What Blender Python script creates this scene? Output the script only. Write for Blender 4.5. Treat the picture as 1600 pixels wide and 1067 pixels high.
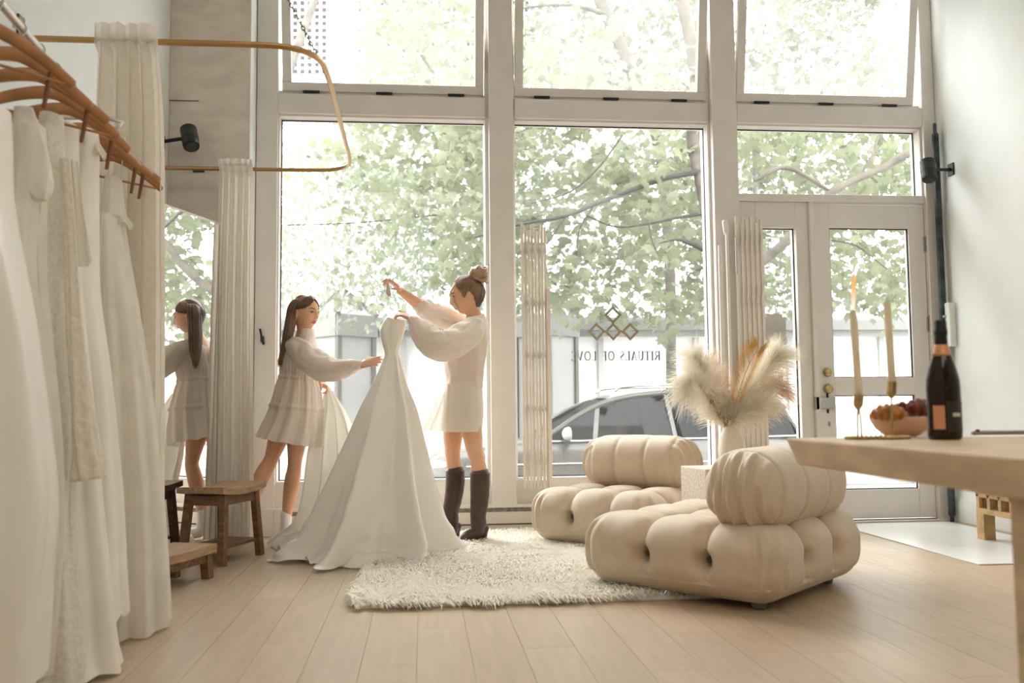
import bpy, bmesh, math, random
from mathutils import Vector, Matrix, noise
import numpy as np

for o in list(bpy.data.objects):
    bpy.data.objects.remove(o)
S = bpy.context.scene
COL = S.collection
PI = math.pi
RND = random.Random(7)

# ------------------------------------------------------------------ camera
CR = Vector((0.995176, -0.09761, -0.009896)).normalized()
CF = Vector((0.098074, 0.992456, 0.073566)).normalized()
CR = (CR - CF * CR.dot(CF)).normalized()
CU = CR.cross(CF).normalized()
CAM_H = 0.84
FPX = 1430.0
cam = bpy.data.cameras.new('camera')
cam_o = bpy.data.objects.new('camera', cam)
COL.objects.link(cam_o)
mw = Matrix.Identity(4)
for i, v in enumerate((CR, CU, -CF)):
    for j in range(3):
        mw[j][i] = v[j]
mw.translation = (0, 0, CAM_H)
cam_o.matrix_world = mw
cam.sensor_width = 36.0
cam.lens = FPX / 1600 * 36
cam.clip_start = 0.05
cam.clip_end = 300
cam.dof.use_dof = True
cam.dof.focus_distance = 5.6
cam.dof.aperture_fstop = 2.8
S.camera = cam_o

# ------------------------------------------------------------------ light
S.view_settings.view_transform = 'Standard'
S.view_settings.look = 'None'
S.view_settings.exposure = 0.22
S.view_settings.gamma = 1.0
S.view_settings.use_curve_mapping = False
W = bpy.data.worlds.new('overcast_sky')
S.world = W
W.use_nodes = True
wt = W.node_tree
bg = wt.nodes['Background']
bg.inputs[0].default_value = (0.97, 0.985, 1.0, 1)
bg.inputs[1].default_value = 8.5

def area(name, loc, size, power, rgb, rot=(0, 0, 0)):
    l = bpy.data.lights.new(name, 'AREA')
    l.shape = 'RECTANGLE'
    l.size, l.size_y = size
    l.energy = power
    l.color = rgb
    o = bpy.data.objects.new(name, l)
    o.location = loc
    o.rotation_euler = rot
    COL.objects.link(o)
    return o
for lx, ly, pw in ((1.1, 4.0, 6), (1.1, 1.6, 22), (1.1, -2.0, 70)):
    area('ceiling_fill', (lx, ly, 4.25), (4.4, 1.6), pw, (1.0, 0.92, 0.82))  # unseen fill lights added under the ceiling to brighten the room

sun = bpy.data.lights.new('hazy_sun', 'SUN')
sun.energy = 6.0
sun.angle = math.radians(40)
sun.color = (1.0, 0.98, 0.95)
sun_o = bpy.data.objects.new('hazy_sun', sun)
sun_o.rotation_euler = Vector((0.28, -0.80, -0.62)).to_track_quat('-Z', 'Y').to_euler()
COL.objects.link(sun_o)

S.cycles.max_bounces = 10
S.cycles.diffuse_bounces = 5
S.cycles.glossy_bounces = 4
S.cycles.transmission_bounces = 4
S.cycles.transparent_max_bounces = 24
S.cycles.caustics_reflective = False
S.cycles.caustics_refractive = False
S.cycles.sample_clamp_indirect = 6.0

# ------------------------------------------------------------------ helpers
def at(px, py, Y):
    """the point of the room at distance Y (metres towards the windows) seen at a pixel of the 1600 x 1067 photograph"""
    d = CR * ((px - 800) / FPX) - CU * ((py - 533.5) / FPX) + CF
    return Vector((0, 0, CAM_H)) + d * (Y / d.y)

def onz(px, py, z):
    d = CR * ((px - 800) / FPX) - CU * ((py - 533.5) / FPX) + CF
    return Vector((0, 0, CAM_H)) + d * ((z - CAM_H) / d.z)

def lin(r, g, b):
    f = lambda c: (c / 12.92 if c <= 0.04045 else ((c + 0.055) / 1.055) ** 2.4)
    return (f(r / 255), f(g / 255), f(b / 255), 1)

def M(name, rgb, rough=0.6, metal=0.0, var=0.05, scale=6.0, bump=0.0, bscale=60.0, transl=0.0, spec=0.5, stretch=(1, 1, 1), rnd=0.0, coat=0.0, sheen=0.0):
    m = bpy.data.materials.new(name)
    m.use_nodes = True
    nt = m.node_tree
    N, L = nt.nodes, nt.links
    b = N['Principled BSDF']
    c = lin(*rgb)
    b.inputs['Roughness'].default_value = rough
    b.inputs['Metallic'].default_value = metal
    b.inputs['Specular IOR Level'].default_value = spec
    b.inputs['Coat Weight'].default_value = coat
    b.inputs['Sheen Weight'].default_value = sheen
    tc = N.new('ShaderNodeTexCoord')
    mp = N.new('ShaderNodeMapping')
    mp.inputs['Scale'].default_value = stretch
    L.new(tc.outputs['Object'], mp.inputs['Vector'])
    vec = mp.outputs['Vector']
    if rnd:
        oi = N.new('ShaderNodeObjectInfo')
        ad = N.new('ShaderNodeVectorMath')
        ad.operation = 'ADD'
        sc = N.new('ShaderNodeMath')
        sc.operation = 'MULTIPLY'
        sc.inputs[1].default_value = 37.0
        L.new(oi.outputs['Random'], sc.inputs[0])
        L.new(vec, ad.inputs[0])
        L.new(sc.outputs[0], ad.inputs[1])
        vec = ad.outputs[0]
    n = N.new('ShaderNodeTexNoise')
    n.inputs['Scale'].default_value = scale
    n.inputs['Detail'].default_value = 5
    L.new(vec, n.inputs['Vector'])
    ramp = N.new('ShaderNodeValToRGB')
    ramp.color_ramp.elements[0].position = 0.3
    ramp.color_ramp.elements[1].position = 0.7
    ramp.color_ramp.elements[0].color = tuple(max(0, x * (1 - 2 * var)) for x in c[:3]) + (1,)
    ramp.color_ramp.elements[1].color = tuple(min(1, x * (1 + 1.2 * var)) for x in c[:3]) + (1,)
    L.new(n.outputs['Fac'], ramp.inputs['Fac'])
    colour = ramp.outputs['Color']
    if rnd:
        hv = N.new('ShaderNodeHueSaturation')
        mr = N.new('ShaderNodeMapRange')
        mr.inputs['To Min'].default_value = 1 - rnd
        mr.inputs['To Max'].default_value = 1 + rnd
        L.new(oi.outputs['Random'], mr.inputs['Value'])
        L.new(mr.outputs['Result'], hv.inputs['Value'])
        L.new(colour, hv.inputs['Color'])
        colour = hv.outputs['Color']
    L.new(colour, b.inputs['Base Color'])
    if bump:
        n2 = N.new('ShaderNodeTexNoise')
        n2.inputs['Scale'].default_value = bscale
        n2.inputs['Detail'].default_value = 4
        L.new(vec, n2.inputs['Vector'])
        bp = N.new('ShaderNodeBump')
        bp.inputs['Strength'].default_value = bump
        bp.inputs['Distance'].default_value = 0.01
        L.new(n2.outputs['Fac'], bp.inputs['Height'])
        L.new(bp.outputs['Normal'], b.inputs['Normal'])
    if transl:
        t = N.new('ShaderNodeBsdfTranslucent')
        L.new(colour, t.inputs['Color'])
        mx = N.new('ShaderNodeMixShader')
        mx.inputs[0].default_value = transl
        L.new(b.outputs[0], mx.inputs[1])
        L.new(t.outputs[0], mx.inputs[2])
        L.new(mx.outputs[0], N['Material Output'].inputs['Surface'])
    return m

def sheer(m, alpha):
    """let some light straight through a cloth"""
    nt = m.node_tree
    out = nt.nodes['Material Output']
    src = out.inputs['Surface'].links[0].from_socket
    t = nt.nodes.new('ShaderNodeBsdfTransparent')
    mx = nt.nodes.new('ShaderNodeMixShader')
    mx.inputs[0].default_value = alpha
    nt.links.new(src, mx.inputs[1])
    nt.links.new(t.outputs[0], mx.inputs[2])
    nt.links.new(mx.outputs[0], out.inputs['Surface'])
    return m

def glass_mat(name, veil, tint=(1, 1, 1), gloss=0.03):
    m = bpy.data.materials.new(name)
    m.use_nodes = True
    nt = m.node_tree
    N, L = nt.nodes, nt.links
    N.remove(N['Principled BSDF'])
    t = N.new('ShaderNodeBsdfTransparent')
    t.inputs[0].default_value = tint + (1,)
    v = N.new('ShaderNodeBsdfTranslucent')  # white veil mixed into the pane imitates glare
    v.inputs[0].default_value = (0.95, 0.95, 0.92, 1)
    g = N.new('ShaderNodeBsdfGlossy')
    g.inputs['Roughness'].default_value = 0.02
    n = N.new('ShaderNodeTexNoise')
    n.inputs['Scale'].default_value = 3.0
    mr = N.new('ShaderNodeMapRange')
    mr.inputs['To Min'].default_value = veil * 0.85
    mr.inputs['To Max'].default_value = veil * 1.15
    L.new(n.outputs['Fac'], mr.inputs['Value'])
    a = N.new('ShaderNodeMixShader')
    L.new(mr.outputs[0], a.inputs[0])
    L.new(t.outputs[0], a.inputs[1])
    L.new(v.outputs[0], a.inputs[2])
    lw = N.new('ShaderNodeLayerWeight')
    lw.inputs[0].default_value = 0.15
    mul = N.new('ShaderNodeMath')
    mul.operation = 'MULTIPLY_ADD'
    mul.inputs[1].default_value = 0.5
    mul.inputs[2].default_value = gloss * 0.5
    L.new(lw.outputs['Fresnel'], mul.inputs[0])
    b = N.new('ShaderNodeMixShader')
    L.new(mul.outputs[0], b.inputs[0])
    L.new(a.outputs[0], b.inputs[1])
    L.new(g.outputs[0], b.inputs[2])
    L.new(b.outputs[0], N['Material Output'].inputs['Surface'])
    return m

def tag(o, label=None, cat=None, group=None, kind=None):
    if label: o['label'] = label
    if cat: o['category'] = cat
    if group: o['group'] = group
    if kind: o['kind'] = kind
    return o

def empty(name, loc, label=None, cat=None, group=None, rz=0.0):
    o = bpy.data.objects.new(name, None)
    o.location = loc
    o.rotation_euler = (0, 0, rz)
    o.empty_display_size = 0.1
    COL.objects.link(o)
    return tag(o, label, cat, group)

def link(name, me, parent=None, mat=None, kind=None, label=None):
    """link a mesh; with a parent, vertices stay in the parent's local frame"""
    if mat is not None and not me.materials:
        for k in (mat if isinstance(mat, (list, tuple)) else [mat]):
            me.materials.append(k)
    o = bpy.data.objects.new(name, me)
    COL.objects.link(o)
    if parent is not None:
        o.parent = parent
    if kind: o['kind'] = kind
    if label: o['label'] = label
    return o

class MB:
    """collects shapes into one mesh"""
    def __init__(s):
        s.v, s.f, s.mi = [], [], []
    def add(s, v, f, mi=0):
        b = len(s.v)
        s.v += [tuple(p) for p in v]
        s.f += [tuple(i + b for i in q) for q in f]
        s.mi += [mi] * len(f)
        return s
    def box(s, a, b, mi=0, ch=0.0):
        x0, y0, z0 = a
        x1, y1, z1 = b
        if ch <= 0:
            v = [(x0, y0, z0), (x1, y0, z0), (x1, y1, z0), (x0, y1, z0), (x0, y0, z1), (x1, y0, z1), (x1, y1, z1), (x0, y1, z1)]
            f = [(0, 3, 2, 1), (4, 5, 6, 7), (0, 1, 5, 4), (1, 2, 6, 5), (2, 3, 7, 6), (3, 0, 4, 7)]
            return s.add(v, f, mi)
        bm = bmesh.new()
        bmesh.ops.create_cube(bm, size=1)
        for q in bm.verts:
            q.co = Vector((x0 + (q.co.x + .5) * (x1 - x0), y0 + (q.co.y + .5) * (y1 - y0), z0 + (q.co.z + .5) * (z1 - z0)))
        bmesh.ops.bevel(bm, geom=bm.edges[:], offset=ch, segments=2, affect='EDGES', profile=0.6)
        bm.verts.index_update()
        v = [tuple(q.co) for q in bm.verts]
        f = [tuple(q.index for q in fc.verts) for fc in bm.faces]
        bm.free()
        return s.add(v, f, mi)
    def bar(s, p, q, w, d=None, up=Vector((0, 0, 1)), mi=0):
        """a straight bar of w x d section from p to q"""
        p, q = Vector(p), Vector(q)
        d = d or w
        t = (q - p).normalized()
        if abs(t.dot(up)) > 0.97: up = Vector((0, 1, 0))
        x = t.cross(up).normalized() * (w / 2)
        y = x.normalized().cross(t).normalized() * (d / 2)
        v = [p - x - y, p + x - y, p + x + y, p - x + y, q - x - y, q + x - y, q + x + y, q - x + y]
        f = [(0, 3, 2, 1), (4, 5, 6, 7), (0, 1, 5, 4), (1, 2, 6, 5), (2, 3, 7, 6), (3, 0, 4, 7)]
        return s.add(v, f, mi)
    def tube(s, pts, r, n=10, k=6, mi=0, caps=True, flat=1.0, wr=None):
        v, f = tube_geo(pts, r, n, k, caps, flat, wr)
        return s.add(v, f, mi)
    def lathe(s, prof, n=24, c=(0, 0, 0), mi=0):
        v, f = [], []
        for r, z in prof:
            for i in range(n):
                a = 2 * PI * i / n
                v.append((c[0] + r * math.cos(a), c[1] + r * math.sin(a), c[2] + z))
        for j in range(len(prof) - 1):
            for i in range(n):
                i2 = (i + 1) % n
                f.append((j * n + i, j * n + i2, (j + 1) * n + i2, (j + 1) * n + i))
        f.append(tuple(range(n - 1, -1, -1)))
        f.append(tuple((len(prof) - 1) * n + i for i in range(n)))
        return s.add(v, f, mi)
    def ell(s, c, r, nu=16, nv=10, mi=0, rot=None, fn=None):
        v, f = [], []
        for j in range(nv + 1):
            th = PI * j / nv
            for i in range(nu):
                a = 2 * PI * i / nu
                p = Vector((math.sin(th) * math.cos(a), math.sin(th) * math.sin(a), math.cos(th)))
                if fn: p = fn(p)
                p = Vector((p.x * r[0], p.y * r[1], p.z * r[2]))
                if rot: p = rot @ p
                v.append(p + Vector(c))
        for j in range(nv):
            for i in range(nu):
                i2 = (i + 1) % nu
                f.append((j * nu + i, (j + 1) * nu + i, (j + 1) * nu + i2, j * nu + i2))
        return s.add(v, f, mi)
    def poly(s, pts, nrm, th, mi=0):
        """a flat outline given thickness th along nrm"""
        n = Vector(nrm).normalized() * th
        a = [Vector(p) for p in pts]
        k = len(a)
        v = a + [p + n for p in a]
        f = [tuple(range(k - 1, -1, -1)), tuple(range(k, 2 * k))] + [(i, (i + 1) % k, k + (i + 1) % k, k + i) for i in range(k)]
        return s.add(v, f, mi)
    def mesh(s, name, smooth=False, weld=False):
        me = bpy.data.meshes.new(name)
        me.from_pydata([tuple(p) for p in s.v], [], s.f)
        me.polygons.foreach_set('material_index', s.mi)
        if weld or True:
            bm = bmesh.new()
            bm.from_mesh(me)
            if weld: bmesh.ops.remove_doubles(bm, verts=bm.verts[:], dist=1e-5)
            bmesh.ops.recalc_face_normals(bm, faces=bm.faces[:])
            bm.to_mesh(me)
            bm.free()
        if smooth:
            me.polygons.foreach_set('use_smooth', [True] * len(me.polygons))
        me.update()
        return me
    def build(s, name, mat, parent=None, smooth=False, kind=None, label=None, weld=False):
        return link(name, s.mesh(name, smooth, weld), parent, mat, kind, label)

def crom(P, k):
    """Catmull-Rom through points given as tuples"""
    P = [np.array(p, float) for p in P]
    if len(P) < 3 or k <= 1:
        if k <= 1: return P
        return [P[0] + (P[1] - P[0]) * i / k for i in range(k + 1)]
    Q = [2 * P[0] - P[1]] + P + [2 * P[-1] - P[-2]]
    out = []
    for i in range(1, len(Q) - 2):
        for j in range(k):
            t = j / k
            a, b, c, d = Q[i - 1], Q[i], Q[i + 1], Q[i + 2]
            out.append(0.5 * (2 * b + (c - a) * t + (2 * a - 5 * b + 4 * c - d) * t * t + (3 * b - a - 3 * c + d) * t ** 3))
    out.append(P[-1])
    return out

def tube_geo(pts, r, n=10, k=6, caps=True, flat=1.0, wr=None):
    if not isinstance(r, (list, tuple)): r = [r] * len(pts)
    Q = crom([tuple(p) + (rr,) for p, rr in zip(pts, r)], k)
    P = [Vector(q[:3]) for q in Q]
    R = [max(1e-4, q[3]) for q in Q]
    if caps:
        d0, d1 = (P[0] - P[1]).normalized(), (P[-1] - P[-2]).normalized()
        P = [P[0] + d0 * R[0] * .75, P[0] + d0 * R[0] * .5] + P + [P[-1] + d1 * R[-1] * .5, P[-1] + d1 * R[-1] * .75]
        R = [R[0] * .35, R[0] * .8] + R + [R[-1] * .8, R[-1] * .35]
    v, f = [], []
    t = (P[1] - P[0]).normalized()
    x = t.orthogonal().normalized()
    if abs(t.z) < 0.95:
        x = t.cross(Vector((0, 0, 1))).normalized()
    for i, p in enumerate(P):
        t2 = (P[min(i + 1, len(P) - 1)] - P[max(i - 1, 0)]).normalized()
        x = (x - t2 * x.dot(t2)).normalized()
        y = t2.cross(x)
        for j in range(n):
            a = 2 * PI * j / n
            rr = R[i] * (wr(i / len(P), a) if wr else 1)
            v.append(p + x * (math.cos(a) * rr) + y * (math.sin(a) * rr * flat))
    for i in range(len(P) - 1):
        for j in range(n):
            j2 = (j + 1) % n
            f.append((i * n + j, i * n + j2, (i + 1) * n + j2, (i + 1) * n + j))
    f.append(tuple(range(n - 1, -1, -1)))
    f.append(tuple((len(P) - 1) * n + j for j in range(n)))
    return v, f

def grid_faces(nr, nc, closed):
    f = []
    for i in range(nr - 1):
        for j in range(nc if closed else nc - 1):
            j2 = (j + 1) % nc
            f.append((i * nc + j, i * nc + j2, (i + 1) * nc + j2, (i + 1) * nc + j))
    return f

def nz(x, y=0.0, z=0.0):
    return noise.noise(Vector((x, y, z)))

def dup(root, loc, rz=0.0, label=None, group=None):
    r = root.copy()
    COL.objects.link(r)
    r.location = loc
    r.rotation_euler = (0, 0, rz)
    if label: r['label'] = label
    if group: r['group'] = group
    for ch in list(root.children):
        c = ch.copy()
        COL.objects.link(c)
        c.parent = r
        for g in ch.children:
            d = g.copy()
            COL.objects.link(d)
            d.parent = c
    return r

# ------------------------------------------------------------------ materials
MAT = {}
MAT['white_wall'] = M('white_wall_paint', (228, 231, 228), 0.7, var=0.015, bump=0.05, bscale=90)
MAT['frame'] = M('white_frame_paint', (228, 223, 216), 0.45, var=0.02, bump=0.03, bscale=40)
MAT['concrete'] = M('pillar_plaster', (226, 216, 203), 0.85, var=0.07, scale=5, bump=0.5, bscale=22, stretch=(1, 1, 2.2))
MAT['floor'] = M('oak_plank', (182, 160, 134), 0.40, var=0.05, scale=5, bump=0.05, bscale=30, stretch=(7, 0.7, 1), rnd=0.05)
MAT['subfloor'] = M('subfloor', (160, 138, 116), 0.8)
MAT['tile_white'] = M('pale_mat', (226, 226, 222), 0.3, var=0.03, scale=3, stretch=(1, 6, 1))
MAT['black'] = M('black_plastic', (22, 23, 26), 0.45)
MAT['gasket'] = M('black_gasket', (28, 28, 26), 0.6)
MAT['brass'] = M('brass', (188, 152, 104), 0.34, metal=1.0, var=0.05)
MAT['gold'] = M('gold_brass', (198, 172, 120), 0.28, metal=1.0, var=0.12, scale=40)
MAT['steel'] = M('steel', (180, 180, 176), 0.3, metal=1.0)
MAT['wood'] = M('walnut_stool', (128, 94, 62), 0.5, var=0.22, scale=6, stretch=(8, 1.2, 8), bump=0.1, bscale=30)
MAT['wood_top'] = M('worn_stool_top', (176, 144, 108), 0.5, var=0.16, scale=7, stretch=(1.5, 7, 5), bump=0.1, bscale=30)
MAT['hanger'] = M('hanger_wood', (170, 120, 72), 0.4, var=0.12, scale=10)
MAT['bench'] = M('carved_wood', (196, 164, 116), 0.6, var=0.15, scale=14, bump=0.15, bscale=40)
MAT['bench_dark'] = M('dark_wood', (98, 78, 56), 0.6, var=0.2, scale=10)
MAT['linen'] = M('curtain_linen', (246, 239, 228), 0.85, var=0.02, scale=30, bump=0.08, bscale=400, transl=0.42)
MAT['satin'] = M('ivory_satin', (248, 243, 234), 0.24, var=0.015, scale=4, bump=0.02, bscale=30, transl=0.14, sheen=0.2)
MAT['cream'] = M('cream_fabric', (206, 188, 163), 0.62, var=0.03, scale=20, bump=0.06, bscale=500, sheen=0.25)
MAT['cream_far'] = MAT['cream']
MAT['travertine'] = M('travertine', (218, 192, 156), 0.45, var=0.12, scale=5, bump=0.06, bscale=40, stretch=(1, 1, 3))
MAT['block'] = M('speckled_stone', (222, 208, 188), 0.6, var=0.14, scale=70, bump=0.15, bscale=90)
MAT['skin'] = M('skin', (228, 178, 144), 0.5, var=0.04, scale=8, spec=0.35)
MAT['leather'] = M('brown_leather', (70, 51, 40), 0.34, var=0.18, scale=14, bump=0.25, bscale=35)
MAT['pile'] = M('ivory_pile', (255, 250, 240), 0.9, var=0.02, scale=30, transl=0.2)
MAT['pampas'] = M('pampas_plume', (252, 244, 230), 0.9, var=0.06, scale=16, transl=0.5)
MAT['ceramic'] = M('ceramic_vase', (232, 222, 206), 0.5, var=0.02)
MAT['glass'] = glass_mat('window_glass', 0.012)
MAT['glass_glare'] = glass_mat('glare_window_glass', 0.05)  # stronger veil imitates sky glare on the tilted hopper panes
# ================================================================== the room
fl = MB().box((-1.9, -8.2, -0.12), (4.05, 6.6, -0.012)).build('floor', MAT['subfloor'], kind='structure')
PW, PL = 0.185, 1.28
plank_me = MB().box((-PW / 2 + .0006, -PL / 2 + .0006, -0.012), (PW / 2 - .0006, PL / 2 - .0006, 0.0)).mesh('plank')
plank_me.materials.append(MAT['floor'])
x = -1.684 + PW / 2
ix = 0
while x < 3.95:
    y = -1.3 + PL * ((ix * 0.37) % 1.0)
    while y - PL / 2 < 6.4:
        if not (x > 2.95 and 4.75 < y - PL / 2 and y + PL / 2 < 6.1):
            o = link('plank', plank_me, fl)
            o.location = (x, y, 0)
        y += PL
    x += PW
    ix += 1
tag(MB().box((2.9, 4.6, 0.001), (3.74, 6.3, 0.007), ch=0.002).build('entry_mat', MAT['tile_white']), 'flat pale grey mat on the wood floor inside the glazed door', 'mat')

MB().box((-1.9, -8.2, 4.3), (4.05, 6.6, 4.45)).build('ceiling', MAT['white_wall'], kind='structure')
MB().box((-1.9, -8.2, 0), (-1.684, 6.6, 4.3)).build('wall_left', MAT['white_wall'], kind='structure')
MB().box((3.85, -8.2, 0), (4.05, 6.6, 4.3)).build('wall_right', MAT['white_wall'], kind='structure')
MB().box((-1.684, -8.2, 0), (3.85, -8.0, 4.3)).build('wall_back', MAT['white_wall'], kind='structure')
MB().box((-1.684, 6.2, 0), (-1.157, 6.6, 4.3), ch=0.006).build('pillar', MAT['concrete'], kind='structure')
MB().box((-1.1575, 6.2, 0), (-1.150, 6.44, 4.3)).build('trim_1', MAT['white_wall'], kind='structure')  # white facing puts the window light into the pillar's side colour
b = MB().box((3.833, -8.0, 0), (3.85, 6.4, 0.15), ch=0.003).box((3.84, -8.0, 0.15), (3.85, 6.4, 0.175), ch=0.003)
b.build('baseboard_right', MAT['white_wall'], kind='structure')
MB().box((-1.684, -8.0, 0), (-1.667, 6.2, 0.15), ch=0.003).build('baseboard_left', MAT['white_wall'], kind='structure')

F = MAT['frame']
G = 6.53                      # plane of the window glass
# header above the hopper windows, sills below the big panes
MB().box((-1.15, 6.40, 4.12), (3.85, 6.6, 4.3)).box((-1.15, 6.42, 0), (2.32, 6.6, 0.345)).build('wall_front', F, kind='structure')
# posts
for nm, x0, x1, yf in (('trim_2', -1.146, -1.0, 6.41), ('trim_3', 0.478, 0.652, 6.36), ('trim_4', 2.112, 2.298, 6.36), ('trim_5', 3.75, 3.848, 6.40)):
    MB().box((x0, yf, 0), (x1, 6.6, 4.3), ch=0.006).build(nm, F, kind='structure')
# post linings standing back from the faces
for nm, x0, x1 in (('trim_6', 0.452, 0.478), ('trim_7', 0.652, 0.668), ('trim_8', 2.092, 2.112), ('trim_9', 2.298, 2.316)):
    MB().box((x0, 6.425, 0.345), (x1, 6.6, 4.12), ch=0.003).build(nm, F, kind='structure')
for x0, x1 in ((-1.0, 0.455), (0.668, 2.095), (2.316, 3.75)):
    MB().box((x0, 6.45, 3.06), (x1, 6.58, 3.10)).build('trim_17', F, kind='structure')
# rails between the lower panes and the hoppers
for nm, x0, x1 in (('trim_10', -1.0, 0.455), ('trim_11', 0.668, 2.095), ('trim_12', 2.316, 3.75)):
    MB().box((x0, 6.405, 2.925), (x1, 6.6, 3.068), ch=0.005).build(nm, F, kind='structure')

wn = [0]
def frame_ring(x0, x1, z0, z1, w, y0, y1):
    return [((x0, y0, z1 - w), (x1, y1, z1)), ((x0, y0, z0), (x1, y1, z0 + w)), ((x0, y0, z0 + w), (x0 + w, y1, z1 - w)), ((x1 - w, y0, z0 + w), (x1, y1, z1 - w))]

def fixed_window(x0, x1, z0, z1, w=0.028, glass='glass'):
    wn[0] += 1
    e = empty('window_%d' % wn[0], ((x0 + x1) / 2, G, z0))
    e['kind'] = 'structure'
    ox, oz = (x0 + x1) / 2, z0
    for a, b_ in frame_ring(x0 - ox, x1 - ox, 0, z1 - oz, w, -0.10, 0.04):
        MB().box(a, b_, ch=0.003).build('frame', F, e)
    g = MB()
    for a, b_ in frame_ring(x0 - ox + w, x1 - ox - w, w, z1 - oz - w, 0.007, -0.012, -0.004):
        g.box(a, b_)
    g.build('gasket', MAT['gasket'], e)
    MB().box((x0 - ox + w * .8, -0.003, w * .8), (x1 - ox - w * .8, 0.003, z1 - oz - w * .8)).build('pane', MAT[glass], e)
    return e
fixed_window(-1.004, 0.474, 0.345, 2.925, 0.014)
fixed_window(0.652, 2.108, 0.345, 2.925, 0.014)
fixed_window(2.30, 3.748, 2.39, 2.925, 0.014)

def hopper(x0, x1, tilt):
    wn[0] += 1
    e = empty('window_%d' % wn[0], ((x0 + x1) / 2, 6.455, 3.094))
    e['kind'] = 'structure'
    e.rotation_euler = (tilt, 0, 0)
    hw, H = (x1 - x0) / 2, 1.02
    for a, b_ in frame_ring(-hw, hw, 0.006, H, 0.062, -0.02, 0.03):
        MB().box(a, b_, ch=0.005).build('sash', F, e)
    MB().box((-hw + .05, 0.0, .055), (hw - .05, 0.006, H - .05)).build('pane', MAT['glass_glare'], e)
    for t in (-0.72, 0.0, 0.72):
        MB().box((t * hw - .058, -0.034, -0.008), (t * hw + .058, -0.02, 0.010), ch=0.003).build('hinge', MAT['black'], e)
    return e
hopper(-0.972, 0.448, 0.17)
hopper(0.672, 2.085, 0.17)
hopper(2.322, 3.70, 0.17)

# door bay : rail, side light, door
MB().box((2.298, 6.42, 2.345), (3.75, 6.58, 2.40), ch=0.004).build('trim_13', F, kind='structure')
e = empty('window_%d' % (wn[0] + 1), (2.6, 6.50, 0))
wn[0] += 1
e['kind'] = 'structure'
for a, b_ in (((-0.30, -0.06, 0), (-0.155, 0.05, 2.345)), ((0.15, -0.06, 0), (0.245, 0.05, 2.345)), ((-0.155, -0.06, 2.155), (0.15, 0.05, 2.345)), ((-0.155, -0.06, 0), (0.15, 0.05, 0.25))):
    MB().box(a, b_, ch=0.004).build('frame', F, e)
g = MB()
for a, b_ in frame_ring(-0.155, 0.15, 0.25, 2.155, 0.007, -0.012, -0.004): g.box(a, b_)
g.build('gasket', MAT['gasket'], e)
MB().box((-0.165, -0.003, 0.24), (0.16, 0.003, 2.165)).build('pane', MAT['glass'], e)
MB().box((2.846, 6.41, 0), (2.882, 6.57, 2.345), ch=0.004).build('trim_14', F, kind='structure')

d = empty('door_1', (2.886, 6.47, 0.02))
d['kind'] = 'structure'
for nm, a, b_ in (('stile', (0, -0.03, 0), (0.122, 0.03, 2.312)), ('stile', (0.735, -0.03, 0), (0.860, 0.03, 2.312)), ('rail', (0.122, -0.03, 2.135), (0.735, 0.03, 2.312)), ('rail', (0.122, -0.03, 0.895), (0.735, 0.03, 1.025)), ('rail', (0.122, -0.03, 0), (0.735, 0.03, 0.21))):
    MB().box(a, b_, ch=0.004).build(nm, F, d)
g = MB()
for z0, z1 in ((0.21, 0.895), (1.025, 2.135)):
    MB().box((0.11, -0.003, z0 - .01), (0.745, 0.003, z1 + .01)).build('pane', MAT['glass'], d)
    for a, b_ in frame_ring(0.122, 0.735, z0, z1, 0.007, -0.016, -0.004): g.box(a, b_)
g.build('gasket', MAT['gasket'], d)
for zz in (0.35, 1.42, 2.02):
    MB().tube([(0.872, -0.045, zz - .06), (0.872, -0.045, zz + .06)], 0.011, 10, 2).box((0.85, -0.037, zz - .055), (0.895, -0.03, zz + .055)).build('hinge', MAT['steel'], d, smooth=False)
def knob(z, r, nm):
    k = MB().tube([(0.066, -0.03, z), (0.066, -0.042, z)], r, 20, 2)
    k.tube([(0.066, -0.042, z), (0.066, -0.05, z)], r * .55, 14, 2)
    return k.box((0.062, -0.056, z - r * .5), (0.070, -0.046, z + r * .5)).build(nm, MAT['gold'], d, smooth=False)
knob(1.065, 0.032, 'deadbolt')
k = knob(0.945, 0.036, 'door_lock')
h = MB().box((-0.035, -0.052, 0.80), (0.115, -0.032, 0.88), ch=0.006).box((-0.045, -0.06, 0.79), (-0.01, -0.03, 0.89), ch=0.005)
h.build('latch', MAT['steel'], d)
MB().tube([(0.06, -0.034, 0.905), (0.06, -0.034, 0.885)], 0.008, 8, 2).tube([(0.06, -0.034, 0.79), (0.06, -0.034, 0.772)], 0.008, 8, 2).build('screw', MAT['black'], d)
MB().tube([(0.07, -0.031, 0.70), (0.07, -0.031, 0.68)], 0.01, 8, 2).build('keyhole', MAT['steel'], d)
MB().box((0.0, -0.045, -0.014), (0.86, -0.028, -0.004)).build('door_sweep', MAT['black'], d)
MB().box((2.84, 6.36, 0.0), (3.80, 6.56, 0.012), ch=0.004).build('trim_15', MAT['frame'], kind='structure')

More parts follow.
